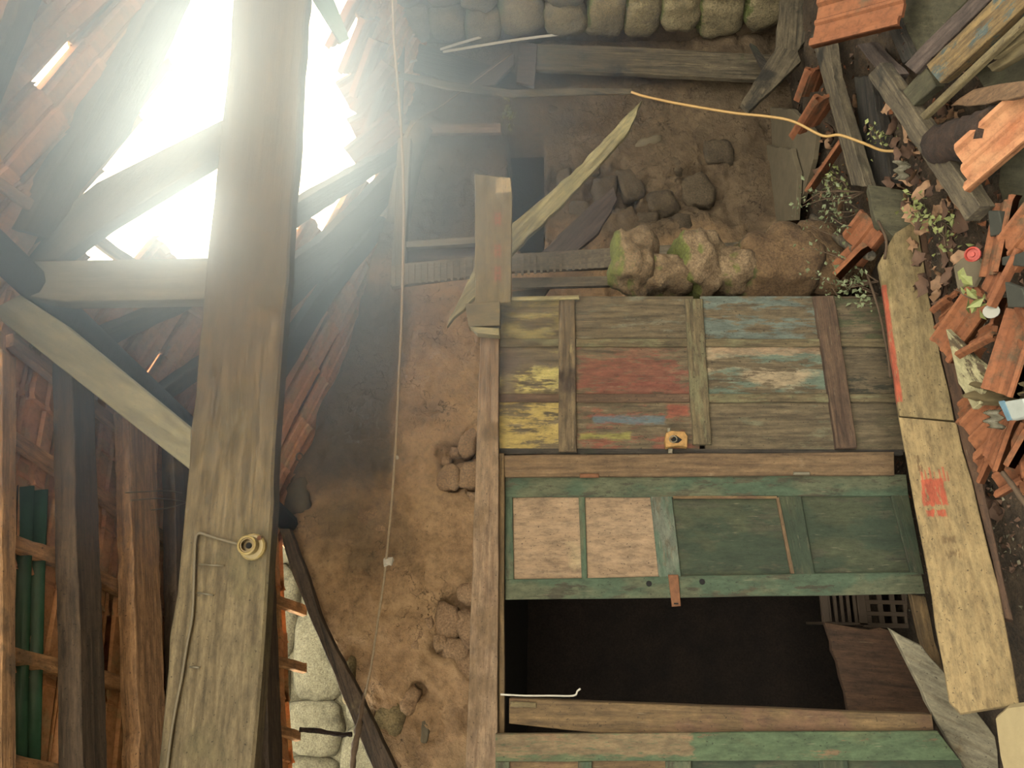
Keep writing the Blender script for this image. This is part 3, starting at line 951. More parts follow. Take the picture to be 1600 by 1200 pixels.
# --- door 1: twelve panels in three ledges
d1 = empty('panelled_door', PY(1400, 590, YD)); tag(d1, 'weathered door of many panels in flaking yellow, red and blue paint', 'door')
G0, G1 = C(122, 104, 72), C(82, 68, 46)
P1 = {  # (col,row): wood colours + paint
 (0, 0): dict(paint=C(150, 134, 72), paint_at=0.46), (0, 1): dict(paint=C(196, 178, 92), paint_at=0.47, paint2=C(110, 92, 70)), (0, 2): dict(paint=C(178, 152, 70), paint_at=0.42),
 (1, 0): dict(paint=C(118, 112, 88), paint_at=0.55), (1, 1): dict(paint=C(130, 76, 54), paint_at=0.46, paint2=C(128, 92, 64)), (1, 2): dict(paint=C(136, 76, 52), paint_at=0.5),
 (2, 0): dict(paint=C(106, 116, 104), paint_at=0.46), (2, 1): dict(paint=C(104, 118, 98), paint_at=0.45, paint2=C(168, 146, 110)), (2, 2): dict(paint=C(116, 110, 80), paint_at=0.55),
 (3, 0): dict(paint=C(84, 84, 52), paint_at=0.48), (3, 1): dict(paint=C(60, 56, 40), paint_at=0.5), (3, 2): dict(paint=C(96, 84, 56), paint_at=0.5)}
ybands = [(463, 531), (538, 618), (626, 706)]
xb = [[(781, 875), (781, 875), (781, 875)], [(897, 1075), (900, 1080), (902, 1085)], [(1100, 1283), (1105, 1290), (1108, 1305)], [(1308, 1392), (1318, 1398), (1330, 1408)]]
for c in range(4):
    for r in range(3):
        x0, x1 = xb[c][r]; y0, y1 = ybands[r]
        o = Q('panel', [(x0 - 6, y0), (x1 + 8, y0), (x1 + 8, y1), (x0 - 6, y1)], 'Y', YD, 0.02, None, d1, bevel=0)
        pa = []
        if (c, r) == (1, 2):
            pa = [local_patch(o, 925, 649, 1040, 663, fD, C(92, 110, 116), 0.06), local_patch(o, 905, 676, 985, 687, fD, C(140, 132, 50), 0.09),
                  local_patch(o, 1040, 630, 1078, 652, fD, C(150, 74, 48), 0.08)]
        if (c, r) == (1, 1):
            pa = [local_patch(o, 905, 560, 1060, 606, fD, C(132, 66, 46), 0.42)]
        if (c, r) == (0, 1):
            pa = [local_patch(o, 782, 545, 806, 612, fD, C(108, 88, 72), 0.2)]
        if (c, r) == (2, 1):
            pa = [local_patch(o, 1110, 540, 1285, 556, fD, C(168, 134, 98), 0.14)]
        o.data.materials.append(wood('door_panel_paint', G0, G1, stain=C(90, 74, 50), stain_at=0.6, bump=0.5, patches=pa, soft=0.09, **P1[(c, r)]))
mru = wood('door_ledge_timber', C(134, 112, 76), C(84, 66, 44), stain=C(70, 52, 36), stain_at=0.56, paint=C(160, 142, 96), paint_at=0.62, bump=0.6)
mrg = wood('door_ledge_green', C(126, 108, 70), C(86, 72, 46), paint=C(120, 112, 74), paint_at=0.5, bump=0.5)
mrr = wood('door_ledge_reddish', C(112, 84, 58), C(80, 56, 38), paint=C(126, 112, 70), paint_at=0.6, bump=0.5)
Q('rail', [(873, 466), (873, 706), (901, 706), (898, 466)], 'Y', YD - 0.018, 0.03, mru, d1, chip=0.002)
Q('rail', [(1070, 466), (1083, 694), (1112, 694), (1098, 466)], 'Y', YD - 0.018, 0.03, mrg, d1, chip=0.002)
Q('rail', [(1272, 462), (1308, 700), (1340, 700), (1304, 462)], 'Y', YD - 0.03, 0.04, mrr, d1, chip=0.002)
for r, (y0, y1) in enumerate([(529, 541), (615, 628)]):
    for (x0, x1) in [(780, 874), (900, 1074 + 4 * r), (1102, 1284 + 12 * r), (1308 + 12 * r, 1396 + 5 * r)]:
        Q('muntin', [(x0, y0), (x1, y0), (x1, y1), (x0, y1)], 'Y', YD - 0.012, 0.02, mrg if r == 0 or x0 > 1000 else mrr, d1, chip=0.001)
Q('edge_strip', [(780, 700), (1412, 702), (1412, 710), (780, 710)], 'Y', YD - 0.002, 0.03, W['darkold'], d1)
lk = Q('lock_case', [(1041, 676), (1048, 673), (1070, 674), (1075, 682), (1074, 698), (1058, 696), (1041, 699), (1039, 688)], 'Y', YD - 0.045, 0.045, MT['lock'], d1)
Q('keyhole', [(1048, 686), (1056, 680), (1066, 687), (1060, 692), (1052, 692)], 'Y', YD - 0.0465, 0.006, MT['black'], lk, bevel=0)
tube('bolt_ring', [PY(1052 + 6 * cos(t), 686 + 5 * sin(t), YD - 0.05) for t in [i * pi / 5 for i in range(11)]], 0.003, MT['steel'], lk, sides=5)
Q('tab', [(1043, 668), (1048, 668), (1048, 676), (1043, 676)], 'Y', YD - 0.04, 0.01, MT['steel'], lk)
Q('tab', [(1044, 700), (1052, 700), (1051, 708), (1044, 708)], 'Y', YD - 0.02, 0.01, MT['steel'], lk)

# --- jamb between the first two doors
jb = empty('door_jamb', PY(1400, 728, YD)); tag(jb, 'bare brown door jamb between the painted and the green door', 'jamb')
Q('post', [(786, 711), (1398, 706), (1398, 742), (786, 745)], 'Y', 3.28, 0.08, W['jamb'], jb, chip=0.002, seg=0.2)
Q('hinge_plate', [(906, 740), (936, 740), (936, 746), (906, 746)], 'Y', 3.272, 0.01, MT['rust'], jb)
Q('hinge_plate', [(1240, 737), (1266, 737), (1266, 742), (1240, 742)], 'Y', 3.272, 0.01, MT['steel'], jb)

# --- door 2: green with two board panes
d2 = empty('panelled_door', PY(1440, 840, YD)); tag(d2, 'green door with two beige boards in place of its glass', 'door')
gw0, gw1 = C(88, 84, 58), C(62, 58, 42)
gst = wood('green_stile_paint', gw0, gw1, paint=C(74, 94, 68), paint_at=0.40, paint2=C(96, 100, 70), bump=0.25)
gdk = wood('green_panel_paint', C(84, 84, 58), C(60, 62, 44), paint=C(54, 68, 46), paint_at=0.40, paint2=C(72, 78, 50), bump=0.35)
ggr = wood('grey_rail_paint', C(110, 104, 80), C(86, 80, 60), paint=C(112, 116, 98), paint_at=0.40, paint2=C(86, 106, 84), bump=0.25)
bmt = wood('beige_hardboard', C(178, 146, 110, .9), C(164, 132, 96, .9), stain=C(186, 160, 116, .9), stain_at=0.58, bump=0.1, grain=0.4)
Q('stile', [(789, 746), (1416, 741), (1420, 775), (789, 777)], 'Y', YD, 0.035, gst, d2, chip=0.0015, seg=0.2)
Q('stile', [(789, 905), (1440, 893), (1446, 928), (789, 937)], 'Y', YD, 0.035, gst, d2, chip=0.0015, seg=0.2)
Q('rail', [(789, 776), (789, 906), (803, 906), (801, 776)], 'Y', YD + 0.001, 0.034, gst, d2)
Q('rail', [(904, 776), (909, 906), (918, 906), (914, 776)], 'Y', YD + 0.001, 0.034, gst, d2)
Q('rail', [(1016, 775), (1030, 906), (1065, 904), (1050, 775)], 'Y', YD + 0.001, 0.034, ggr, d2)
Q('rail', [(1214, 775), (1238, 899), (1274, 898), (1252, 775)], 'Y', YD + 0.001, 0.034, gdk, d2)
Q('rail', [(1392, 773), (1424, 897), (1444, 897), (1420, 773)], 'Y', YD + 0.001, 0.034, gdk, d2)
Q('board_pane', [(798, 776), (906, 776), (912, 907), (800, 907)], 'Y', YD + 0.012, 0.008, bmt, d2, bevel=0)
Q('board_pane', [(912, 775), (1020, 775), (1034, 906), (916, 906)], 'Y', YD + 0.012, 0.008, bmt, d2, bevel=0)
Q('panel', [(1048, 775), (1220, 775), (1242, 901), (1062, 904)], 'Y', YD + 0.014, 0.012, gdk, d2, bevel=0)
Q('panel', [(1250, 774), (1398, 773), (1428, 897), (1272, 900)], 'Y', YD + 0.014, 0.012, gdk, d2, bevel=0)
Q('bead', [(1213, 777), (1236, 896), (1241, 896), (1217, 777)], 'Y', YD - 0.006, 0.012, W['jamb'], d2, bevel=0)
Q('bead', [(1052, 775), (1214, 775), (1214, 779), (1052, 779)], 'Y', YD - 0.004, 0.01, W['jamb2'], d2, bevel=0)
hs = Q('hasp', [(1044, 898), (1060, 898), (1064, 947), (1050, 948)], 'Y', YD - 0.012, 0.006, MT['rust'], d2)
Q('slot', [(1053, 942), (1060, 942), (1060, 944.5), (1053, 944.5)], 'Y', YD - 0.0135, 0.003, MT['black'], hs, bevel=0)
for (x, y) in [(1014, 912), (1097, 909)]:
    tube('keyhole', [PY(x, y, YD - 0.002), PY(x, y, YD + 0.004)], 0.013, MT['black'], d2, sides=8)

# --- jamb left of the dark opening, door 3
j2 = empty('door_jamb', PY(1455, 1120, YD)); tag(j2, 'leaning olive-brown door jamb below the dark opening', 'jamb')
Q('post', [(795, 1091), (1456, 1116), (1460, 1143), (1180, 1148), (930, 1146), (795, 1130)], 'Y', 3.22, 0.07, W['jamb2'], j2, chip=0.002, seg=0.2)
Q('stop_strip', [(797, 1096), (838, 1098), (838, 1106), (797, 1104)], 'Y', 3.21, 0.01, W['olive'], j2)
wq = tube('white_wire', spline([PY(x, y, 3.24) for x, y in [(782, 1085), (820, 1087), (860, 1087), (896, 1087), (902, 1080), (907, 1076)]], 4), 0.004, MT['whitepvc'], sides=6)
tag(wq, 'short white wire bent up at the end over the leaning jamb', 'wire')
d3 = empty('panelled_door', PY(1480, 1190, YD)); tag(d3, 'green door at the picture edge with a worn brown patch', 'door')
o = Q('stile', [(774, 1147), (1465, 1142), (1500, 1188), (774, 1190)], 'Y', 3.2, 0.035, None, d3, chip=0.0015, seg=0.2)
o.data.materials.append(wood('green_stile_worn', C(136, 108, 72), C(112, 88, 58), paint=C(84, 104, 68), paint_at=0.36, paint2=C(92, 104, 66), bump=0.25,
                             patches=[local_patch(o, 770, 1140, 1085, 1182, lambda x, y: PY(x, y, 3.2), C(146, 112, 76), 0.12)]))
Q('rail', [(903, 1190), (905, 1330), (925, 1330), (925, 1190)], 'Y', 3.2, 0.034, gst, d3)
Q('rail', [(774, 1190), (774, 1330), (796, 1330), (796, 1190)], 'Y', 3.2, 0.034, gst, d3)
Q('rail', [(1040, 1189), (1045, 1330), (1090, 1330), (1080, 1189)], 'Y', 3.2, 0.034, gst, d3)
Q('rail', [(1280, 1188), (1300, 1330), (1340, 1330), (1325, 1188)], 'Y', 3.2, 0.034, gdk, d3)
Q('board_pane', [(790, 1186), (908, 1186), (908, 1330), (790, 1330)], 'Y', 3.214, 0.008, W['jamb2'], d3, bevel=0)
Q('board_pane', [(920, 1186), (1044, 1186), (1048, 1330), (920, 1330)], 'Y', 3.214, 0.008, W['jamb2'], d3, bevel=0)
Q('panel', [(1080, 1186), (1290, 1186), (1310, 1330), (1085, 1330)], 'Y', 3.216, 0.01, gdk, d3, bevel=0)
Q('panel', [(1315, 1186), (1500, 1186), (1540, 1330), (1330, 1330)], 'Y', 3.216, 0.01, gdk, d3, bevel=0)

# lean-to ceiling and left cheek that keep the store behind the doors dark
lt = slab('ceiling', [Vector((-2.9, 3.36, 1.97)), Vector((1.42, 3.36, 2.0)), Vector((1.42, 4.72, 1.9)), Vector((-2.9, 4.72, 1.87))], 0.03, W['nearblack'], bevel=0)
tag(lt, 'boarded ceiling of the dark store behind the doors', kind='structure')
ck = slab('wall_store', [Vector((1.46, 3.4, 0)), Vector((1.46, 4.75, 0)), Vector((1.46, 4.75, 1.9)), Vector((1.46, 3.4, 1.9))], 0.03, W['nearblack'], bevel=0)
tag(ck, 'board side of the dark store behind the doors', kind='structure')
bd = slab('wall_front', [Vector((-2.9, 3.3, 0)), Vector((-0.62, 3.3, 0)), Vector((-0.62, 3.3, 1.95)), Vector((-2.9, 3.3, 1.95))], 0.03, W['nearblack'], bevel=0)
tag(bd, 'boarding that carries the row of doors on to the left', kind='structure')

sbk = slab('wall_store', [Vector((-2.9, 4.66, 0)), Vector((1.44, 4.66, 0)), Vector((1.44, 4.66, 1.9)), Vector((-2.9, 4.66, 1.88))], 0.03, MT['nearblack'], bevel=0)  # added near-black sheet, the store's darkness painted as its colour
tag(sbk, 'near-black sheet added at the back of the store, its shade painted in', kind='structure')
# crate in the dark store
cr = empty('slatted_crate', PY(1420, 955, 3.9)); tag(cr, 'brown plastic crate with slotted sides in the dark opening', 'crate')
c0 = PY(1424, 932, 3.95)
def crate_box(nm, x0, x1, y0, y1, z0, z1):
    pts = [Vector((x0, y0, z0)), Vector((x1, y0, z0)), Vector((x1, y0, z1)), Vector((x0, y0, z1))]
    return slab(nm, pts, y1 - y0, MT['crate'], cr, bevel=0.002)
cx1 = PY(1400, 905, 3.95).x; cx0 = PY(1400, 978, 3.95).x; cz0 = PY(1426, 950, 3.95).z; cz1 = PY(1286, 950, 3.95).z
cw = cx1 - cx0
zm = cz0 + (cz1 - cz0) * 0.56
for (z0, z1) in [(cz0, cz0 + 0.03), (zm - 0.02, zm + 0.02), (cz1 - 0.03, cz1)]:
    crate_box('rim', cx0, cx1, 3.95, 3.97, z0, z1)
for i in range(5):
    xx = cx0 + cw * i / 4
    crate_box('upright', xx - 0.010, xx + 0.010, 3.952, 3.968, cz0, zm)
for i in range(7):
    zz = zm + (cz1 - zm) * i / 6
    crate_box('slat', cx0, cx1, 3.954, 3.966, zz - 0.008, zz + 0.008)
for i in range(4):
    zz = cz0 + (zm - cz0) * (i + 0.5) / 4
    crate_box('slat', cx0, cx1, 3.954, 3.966, zz - 0.012, zz + 0.012)
crate_box('side_wall', cx0, cx0 + 0.012, 3.95, 4.25, cz0, cz1)
crate_box('side_wall', cx1 - 0.012, cx1, 3.95, 4.25, cz0, cz1)
# junk heap in the store: planks, sacking
st = Q('store_board', [(1290, 975), (1400, 985), (1470, 1120), (1330, 1130)], 'Y', 3.75, 0.03, W['plankside'], chip=0.01)
tag(st, 'dark broken board leaning inside the opening under the crate', 'board')
st = Q('store_board', [(1425, 930), (1440, 1000), (1470, 1110), (1492, 1110), (1462, 1000), (1448, 930)], 'Y', 3.36, 0.03, W['jamb2'], chip=0.006)
tag(st, 'narrow brown board standing at the foot of the opening', 'board')
# ------------------------------------------------------------------ right of the doors
bo = Q('printed_board', [(742, 272), (742, 476), (798, 472), (800, 300), (797, 277)], 'Y', 3.2, 0.03, None, chip=0.002)
fB = lambda x, y: PY(x, y, 3.2)
RED = C(176, 78, 48)
pa = []
def glyph(x0, y0, x1, y1): pa.append(local_patch(bo, x0, y0, x1, y1, fB, RED, 0.006))
for (y0, y1) in [(332, 352), (382, 402), (416, 440)]:
    glyph(773, y0, 775.5, y1); glyph(780, y0, 782.5, y1)
    for t in range(3):
        yy = y0 + (y1 - y0) * (t + 0.2) / 3
        glyph(773, yy, 782, yy + 2.2)
pa.append(local_patch(bo, 775, 279, 800, 300, fB, C(206, 178, 122), 0.05))
bo.data.materials.append(wood('olive_printed_board', C(140, 122, 78), C(124, 106, 66), stain=C(112, 98, 58), stain_at=0.6, bump=0.2, patches=pa))
tag(bo, 'olive board on edge with faded red stamped lettering and torn end', 'board')
bk = Q('board_offcut', [(727, 474), (781, 470), (781, 508), (732, 511)], 'Y', 3.19, 0.05, W['olive'], chip=0.002)
tag(bk, 'short olive offcut block under the stamped board', 'board')
bk = Q('board_offcut', [(734, 510), (780, 512), (780, 523), (745, 520)], 'Y', 3.18, 0.05, W['split'], chip=0.002)
tag(bk, 'small pale wedge of wood on the end of the lintel', 'board')
tg = Q('thin_lath', [(782, 464), (905, 461), (905, 466), (782, 470)], 'Y', 3.26, 0.015, W['split'])
tag(tg, 'thin pale lath along the edge of the panelled door', 'lath')
pl = empty('pallet', PY(955, 405, 4.05)); tag(pl, 'grey pallet frame with ribbed boards standing behind the doors', 'pallet')
RIB = None
Q('board', [(610, 414), (742, 400), (955, 387), (1275, 372), (1275, 400), (957, 418), (800, 424), (612, 448)], 'Y', 4.05, 0.03, W['pallet'], pl, chip=0.002)
for i in range(34):
    x = 614 + i * 10
    y0 = 414 - (x - 610) * 0.078; y1 = 447 - (x - 612) * 0.085
    Q('rib', [(x, y0 + 1), (x + 4, y0 + 1), (x + 4, y1 - 1), (x, y1 - 1)], 'Y', 4.044, 0.008, W['pallet'], pl, bevel=0)
Q('stringer', [(632, 377), (745, 369), (745, 380), (632, 387)], 'Y', 4.1, 0.05, W['pallet'], pl)
Q('stringer', [(632, 388), (745, 380), (745, 402), (634, 411)], 'Y', 4.16, 0.02, W['purple'], pl)
Q('cross_piece', [(622, 215), (610, 446), (631, 442), (642, 215)], 'Y', 4.09, 0.06, W['greyold'], pl, chip=0.002)
Q('board', [(800, 434), (952, 431), (1265, 425), (1265, 440), (952, 446), (800, 450)], 'Y', 4.1, 0.03, W['pallet'], pl)
Q('board', [(800, 455), (860, 448), (850, 462), (800, 468)], 'Y', 4.2, 0.03, W['greyold'], pl)
sb = Q('split_board', [(1003, 156), (970, 190), (900, 264), (800, 350), (742, 418), (715, 470), (697, 509), (745, 462), (803, 392), (880, 318), (905, 292), (975, 215), (990, 190)], 'Y', 3.62, 0.03, W['split'], chip=0.006, seg=0.05)
tag(sb, 'long pale board split to a point, leaning across the dark corner', 'board')
sb = Q('split_board', [(846, 394), (895, 345), (958, 292), (966, 312), (935, 362), (902, 393)], 'Y', 4.14, 0.03, W['purple'], chip=0.006, seg=0.05)
tag(sb, 'short purplish weathered board leaning behind the pallet', 'board')
# broken stone pier right of the painted door
pr = empty('stone_pier', PY(1350, 405, 3.6)); tag(pr, 'stub of a rough granite pier with moss along its top', 'stone pier')
for k, (x, y, hx, hy, m, Y) in enumerate([(988, 412, 42, 58, 'mossrock', 3.56), (1030, 436, 52, 34, 'mossrock', 3.60), (1086, 414, 46, 58, 'mossrock', 3.58), (1138, 430, 50, 40, 'mossrock', 3.62),
                                          (1212, 410, 74, 66, 'rustrock', 3.58), (1290, 412, 72, 62, 'rustrock', 3.6), (1355, 415, 54, 54, 'rustrock', 3.62)]):
    p = PY(x, y, Y); d = (p - CO).dot(CF)
    rock('stone', p, (hy * d / FPX * 0.95, 0.17, hx * d / FPX * 0.95), MT[m], pr, seed=k + 31, sub=4, rough=0.34, sq=0.12)

# timbers in the corner
def board(name, pp, mode, val, th, mat, label, cat='board', **kw):
    return tag(Q(name, pp, mode, val, th, mat, **kw), label, cat)


board('corner_plank', [(838, 68), (1000, 74), (1215, 86), (1217, 125), (1000, 115), (835, 108)], 'Y', 4.5, 0.04, W['greyold'], 'tall grey plank stained green standing in the wall corner', 'plank', chip=0.003)
board('bracket_board', [(811, 67), (840, 68), (834, 135), (824, 132), (807, 128)], 'Y', 4.47, 0.03, W['purple'], 'short board hung across the top of the corner plank', chip=0.003)
board('slanting_plank', [(612, 58), (650, 66), (800, 112), (830, 140), (740, 136), (640, 108)], 'Y', 4.6, 0.03, W['darkold'], 'wide dark plank slanting across the wall under the eaves', 'plank', chip=0.004)
board('mouldy_board', [(724, 138), (790, 80), (803, 84), (803, 100), (772, 133)], 'Y', 4.5, 0.03, W['purple'], 'mouldy board end with white fungus below white strips', chip=0.004)
board('bent_lath', [(557, 99), (700, 127), (800, 140), (900, 137), (988, 138), (988, 146), (900, 148), (800, 152), (700, 139), (557, 107)], 'Y', 4.35, 0.012, W['greyold'], 'long thin bent lath hanging across the corner', 'lath')
board('short_lath', [(602, 195), (783, 192), (783, 207), (602, 209)], 'Y', 4.5, 0.03, W['orangelath'], 'short clean brown lath jutting from the log end', 'lath')
board('upright_pole', [(613, -40), (632, 60), (628, 195), (622, 195), (612, 60), (606, -40)], 'Y', 4.4, 0.02, W['greyold'], 'thin grey pole hanging down behind the long string', 'pole')
tl = tube('log_end', spline([PY(658, 198, 4.3), PY(645, 235, 4.33), (PY(632, 290, 4.4)), PY(622, 350, 4.5)], 4), [0.085] * 13, W['greyold'], sides=12, jitter=0.06)
tag(tl, 'sawn end of a rounded roof log beside the hole', 'log')
for k, (pp, r) in enumerate([([(688, 77), (720, 67), (768, 53)], 0.012), ([(692, 81), (770, 68), (830, 59), (900, 51)], 0.012), ([(620, 108), (634, 99), (652, 94)], 0.012)]):
    tag(tube('plastic_strip', spline([PY(x, y, 4.55) for x, y in pp], 4), r, MT['whitepvc'], sides=4),
        ['short upper white plastic strip under the mossy stones', 'long white plastic strip reaching to the corner plank', 'small curved white plastic strip beside the string'][k], 'plastic strip')
gsheet = corrugated('green_sheet', lambda x, y: PD(x, y, 4.0), [(486, -60), (488, 0), (534, 70)], [(516, -60), (522, 0), (543, 60)], MT['greenplastic'], 1, 0.02)
tag(gsheet, 'strip of green plastic sheet hanging at the edge of the hole', 'plastic sheet')

# strings and wires
tag(tube('long_string', spline([PD(x, y, d) for x, y, d in [(612, -60, 3.4), (616, 60, 3.4), (626, 190, 3.4), (631, 320, 3.4), (628, 480, 3.45), (622, 620, 3.5), (614, 760, 3.6), (603, 880, 3.7), (592, 960, 3.8), (580, 1040, 3.9), (567, 1100, 4.02)]], 6), 0.006, MT['rope'], sides=6, jitter=0.25),
    'thin pale string stretched across the whole room', 'string')
tag(tube('frayed_rope', spline([PD(x, y, d) for x, y, d in [(572, 1075, 3.98), (566, 1100, 4.0), (562, 1130, 4.02), (554, 1170, 4.05), (548, 1230, 4.1)]], 6), [0.008] * 6 + [0.012] * 6 + [0.02] * 7 + [0.016] * 6, MT['darkrope'], sides=7, jitter=0.3),
    'frayed brown rope end tied round the dark strut', 'rope')
for k, (x, y, r) in enumerate([(617, 715, 0.010), (605, 878, 0.02)]):
    tag(rock('knot', PD(x + 2, y, 3.6 + 0.1 * k), (r, r, r * 1.3), MT['rag'], seed=60 + k, sub=2, rough=0.6), ['small white knot halfway along the string', 'scrap of white rag knotted into the string'][k], 'knot')
tag(tube('yellow_cable', spline([PD(x, y, d) for x, y, d in [(987, 144, 3.95), (1005, 150, 3.9), (1050, 160, 3.85), (1100, 169, 3.8), (1150, 177, 3.75), (1200, 182, 3.7), (1240, 190, 3.65), (1285, 212, 3.6), (1312, 211, 3.55), (1350, 224, 3.5), (1385, 236, 3.42), (1440, 231, 3.35)]], 5), 0.007, MT['cable'], sides=6),
    'yellow cable trailing from the split board tip to the rubble', 'cable')
tag(tube('moss_string', spline([PY(x, y, d) for x, y, d in [(800, 84, 4.49), (740, 128, 4.48), (690, 165, 4.4), (655, 186, 4.24), (640, 205, 4.22), (630, 240, 4.25)]], 4), 0.004, MT['rope'], sides=5),
    'thin cord running down from the mouldy board to the log', 'cord')
ring = tube('iron_ring', [PY(468 + 5 * cos(t), 714 + 6 * sin(t), 4.62) for t in [i * pi / 8 for i in range(17)]], 0.005, MT['steel'], sides=6)
tag(ring, 'small iron ring fixed high on the plastered wall', 'ring')
# dark strut across the left half of the gable
board('dark_strut', [(436, 826), (458, 900), (495, 990), (512, 1028), (552, 1130), (612, 1270), (650, 1270), (565, 1090), (505, 975), (480, 900), (452, 826)], 'Y', 4.55, 0.06, W['darkrafter'], 'dark straight strut slanting along the left end of the gable', 'strut', chip=0.003)
tag(tube('broken_twig', spline([PD(x, y, 4.0) for x, y in [(468, 1140), (500, 1142), (530, 1148), (550, 1147)]], 4), 0.012, MT['rot'], sides=6, jitter=0.3), 'dark broken batten end jutting in front of sunlit granite', 'batten')
# ivy on the corner plank
iv = empty('ivy_sprig', PY(800, 200, 4.6)); tag(iv, 'small green ivy sprig growing down the wall corner', 'plant')
def leaf_blob(name, spots, mat, parent, size=0.03, seed=0):
    rr = random.Random(seed); bm = bmesh.new()
    for p in spots:
        a = Vector((rr.uniform(-1, 1), rr.uniform(-1, 1), rr.uniform(-0.3, 1))).normalized()
        b = a.cross(Vector((rr.uniform(-1, 1), rr.uniform(-1, 1), rr.uniform(-1, 1)))).normalized()
        n = a.cross(b)
        s = size * rr.uniform(0.6, 1.3)
        v = [bm.verts.new(p + a * u * s + b * w * s + n * h * s) for u, w, h in [(0, 0, 0), (0.45, 0.32, 0.1), (1, 0, -0.05), (0.45, -0.32, 0.1), (0.5, 0, -0.04)]]
        bm.faces.new((v[0], v[1], v[4])); bm.faces.new((v[1], v[2], v[4])); bm.faces.new((v[2], v[3], v[4])); bm.faces.new((v[3], v[0], v[4]))
    o = join_mesh(name, bm, mat, parent)
    o['kind'] = 'stuff'
    return o
rr = random.Random(3)
leaf_blob('foliage', [PY(rr.gauss(798, 6), rr.uniform(148, 200), 4.6) for _ in range(26)], MT['green'], iv, 0.045, 1)
tube('stem', [PY(800, 140, 4.62), PY(797, 170, 4.62), PY(799, 200, 4.62)], 0.004, MT['twig'], iv, sides=5)

# ------------------------------------------------------------------ foot of the doors: the big buff planks
fp = lambda x, y: PD(x, y, 3.36 - 0.00118 * (y - 340) - 0.0009 * (x - 1400 - 0.13 * (y - 340)))
o = Q('buff_plank', [(1373, 412), (1405, 649), (1492, 656), (1470, 560), (1446, 430), (1434, 352), (1412, 338)], fp, 0, 0.035, None, chip=0.003, seg=0.1)
OR = C(188, 70, 28)
tag(o, 'upper buff plank with pointed end and orange stripe along one edge', 'plank')
inv = WORLD[o.name].inverted()
a_, b_ = inv @ fp(1383, 446), inv @ fp(1402, 628)
k_p = [((a_.x + b_.x) / 2, (a_.y + b_.y) / 2, abs(a_.x - b_.x) / 2, 0.012, OR, 0.02)]
o.data.materials.append(wood('buff_plank_striped', C(160, 136, 86), C(142, 118, 70), stain=C(126, 108, 58), stain_at=0.58, moss=C(122, 116, 56), moss_at=0.66, bump=0.2, patches=k_p))
o = Q('buff_plank', [(1405, 652), (1430, 790), (1455, 930), (1482, 1096), (1500, 1113), (1592, 1100), (1560, 920), (1530, 800), (1494, 660)], fp, 0, 0.035, None, chip=0.003, seg=0.1)
pp = [local_patch(o, 1437, 750, 1481, 788, fp, OR, 0.035), local_patch(o, 1447, 798, 1478, 806, fp, OR, 0.03)]
for i, x in enumerate((1439, 1446, 1453, 1460, 1468, 1474, 1480)):
    pp.append(local_patch(o, x, 728 + (i * 7) % 11, x + 1.6, 752, fp, OR, 0.004))
pp += [local_patch(o, 1430, 712, 1440, 736, fp, C(120, 92, 48), 0.05), local_patch(o, 1470, 838, 1496, 850, fp, C(120, 92, 48), 0.06), local_patch(o, 1478, 858, 1502, 872, fp, C(120, 92, 48), 0.07)]
o.data.materials.append(wood('buff_plank_painted', C(172, 144, 90), C(154, 126, 76), stain=C(136, 112, 62), stain_at=0.6, bump=0.2, patches=pp))
tag(o, 'lower buff plank with a brushed orange paint mark', 'plank')
fp2 = lambda x, y: PD(x, y, 3.37 - 0.00118 * (y - 340) - 0.0009 * (x - 1400 - 0.13 * (y - 340)))
board('brown_plank', [(1434, 352), (1448, 430), (1472, 560), (1496, 665), (1532, 800), (1552, 880), (1567, 966), (1584, 968), (1556, 850), (1514, 660), (1492, 560), (1464, 430), (1446, 352)], fp2, 0, 0.05, W['plankside'],
      'narrow reddish brown plank running just under the buff planks', 'plank', chip=0.002, seg=0.1)
board('mossy_board_end', [(1356, 288), (1420, 298), (1428, 350), (1400, 372), (1368, 346)], fp, 0, 0.06, W['greenpanel'], 'mossy yellow-green board end above the pointed plank', chip=0.003)
board('pale_fallen_board', [(1392, 985), (1440, 1010), (1556, 1150), (1566, 1240), (1530, 1240), (1450, 1100)], 'D', 2.85, 0.03, W['whiteboard'], 'pale grey board leaning across the foot of the opening', chip=0.004)
o = Q('cream_block', [(1552, 1118), (1560, 1180), (1582, 1270), (1680, 1270), (1680, 1090), (1600, 1096), (1572, 1100)], 'Z', 0.34, 0.14, MT['block'], bevel=0.012); tag(o, 'cream block with a rounded corner at the picture edge', 'block')

# ------------------------------------------------------------------ rubble heap
def zb(name, pp, z, th, mat, label, cat='board', **kw):
    return board(name, pp, 'Z', z, th, mat, label, cat, **kw)


board('leaning_plank', [(1222, -20), (1212, 78), (1232, 97), (1262, 60), (1290, -20), (1284, -30)], 'Y', 4.05, 0.04, W['greyold'], 'broad grey plank leaning at the foot of the mossy wall', 'plank', chip=0.004)
board('leaning_plank', [(1214, 72), (1158, 160), (1170, 174), (1252, 96), (1246, 78)], 'Y', 4.0, 0.04, W['greyold'], 'short grey plank fallen across the foot of the wall corner', 'plank', chip=0.004)
board('corner_stake', [(1172, 66), (1182, 72), (1205, 105), (1192, 108)], 'Y', 4.3, 0.03, W['darkold'], 'small dark stake behind the leaning grey plank', 'stake')
zb('flat_slab', [(1200, 168), (1236, 170), (1275, 210), (1270, 250), (1250, 318), (1222, 320), (1205, 240)], 0.16, 0.03, MT['greystone'], 'grey slate slab lying half under another slab', 'slab', chip=0.006)
zb('flat_slab', [(1190, 226), (1236, 234), (1246, 270), (1242, 345), (1196, 348), (1200, 300), (1190, 270)], 0.20, 0.03, MT['greystone'], 'grey slate slab lying on top beside the mossy pier', 'slab', chip=0.006)
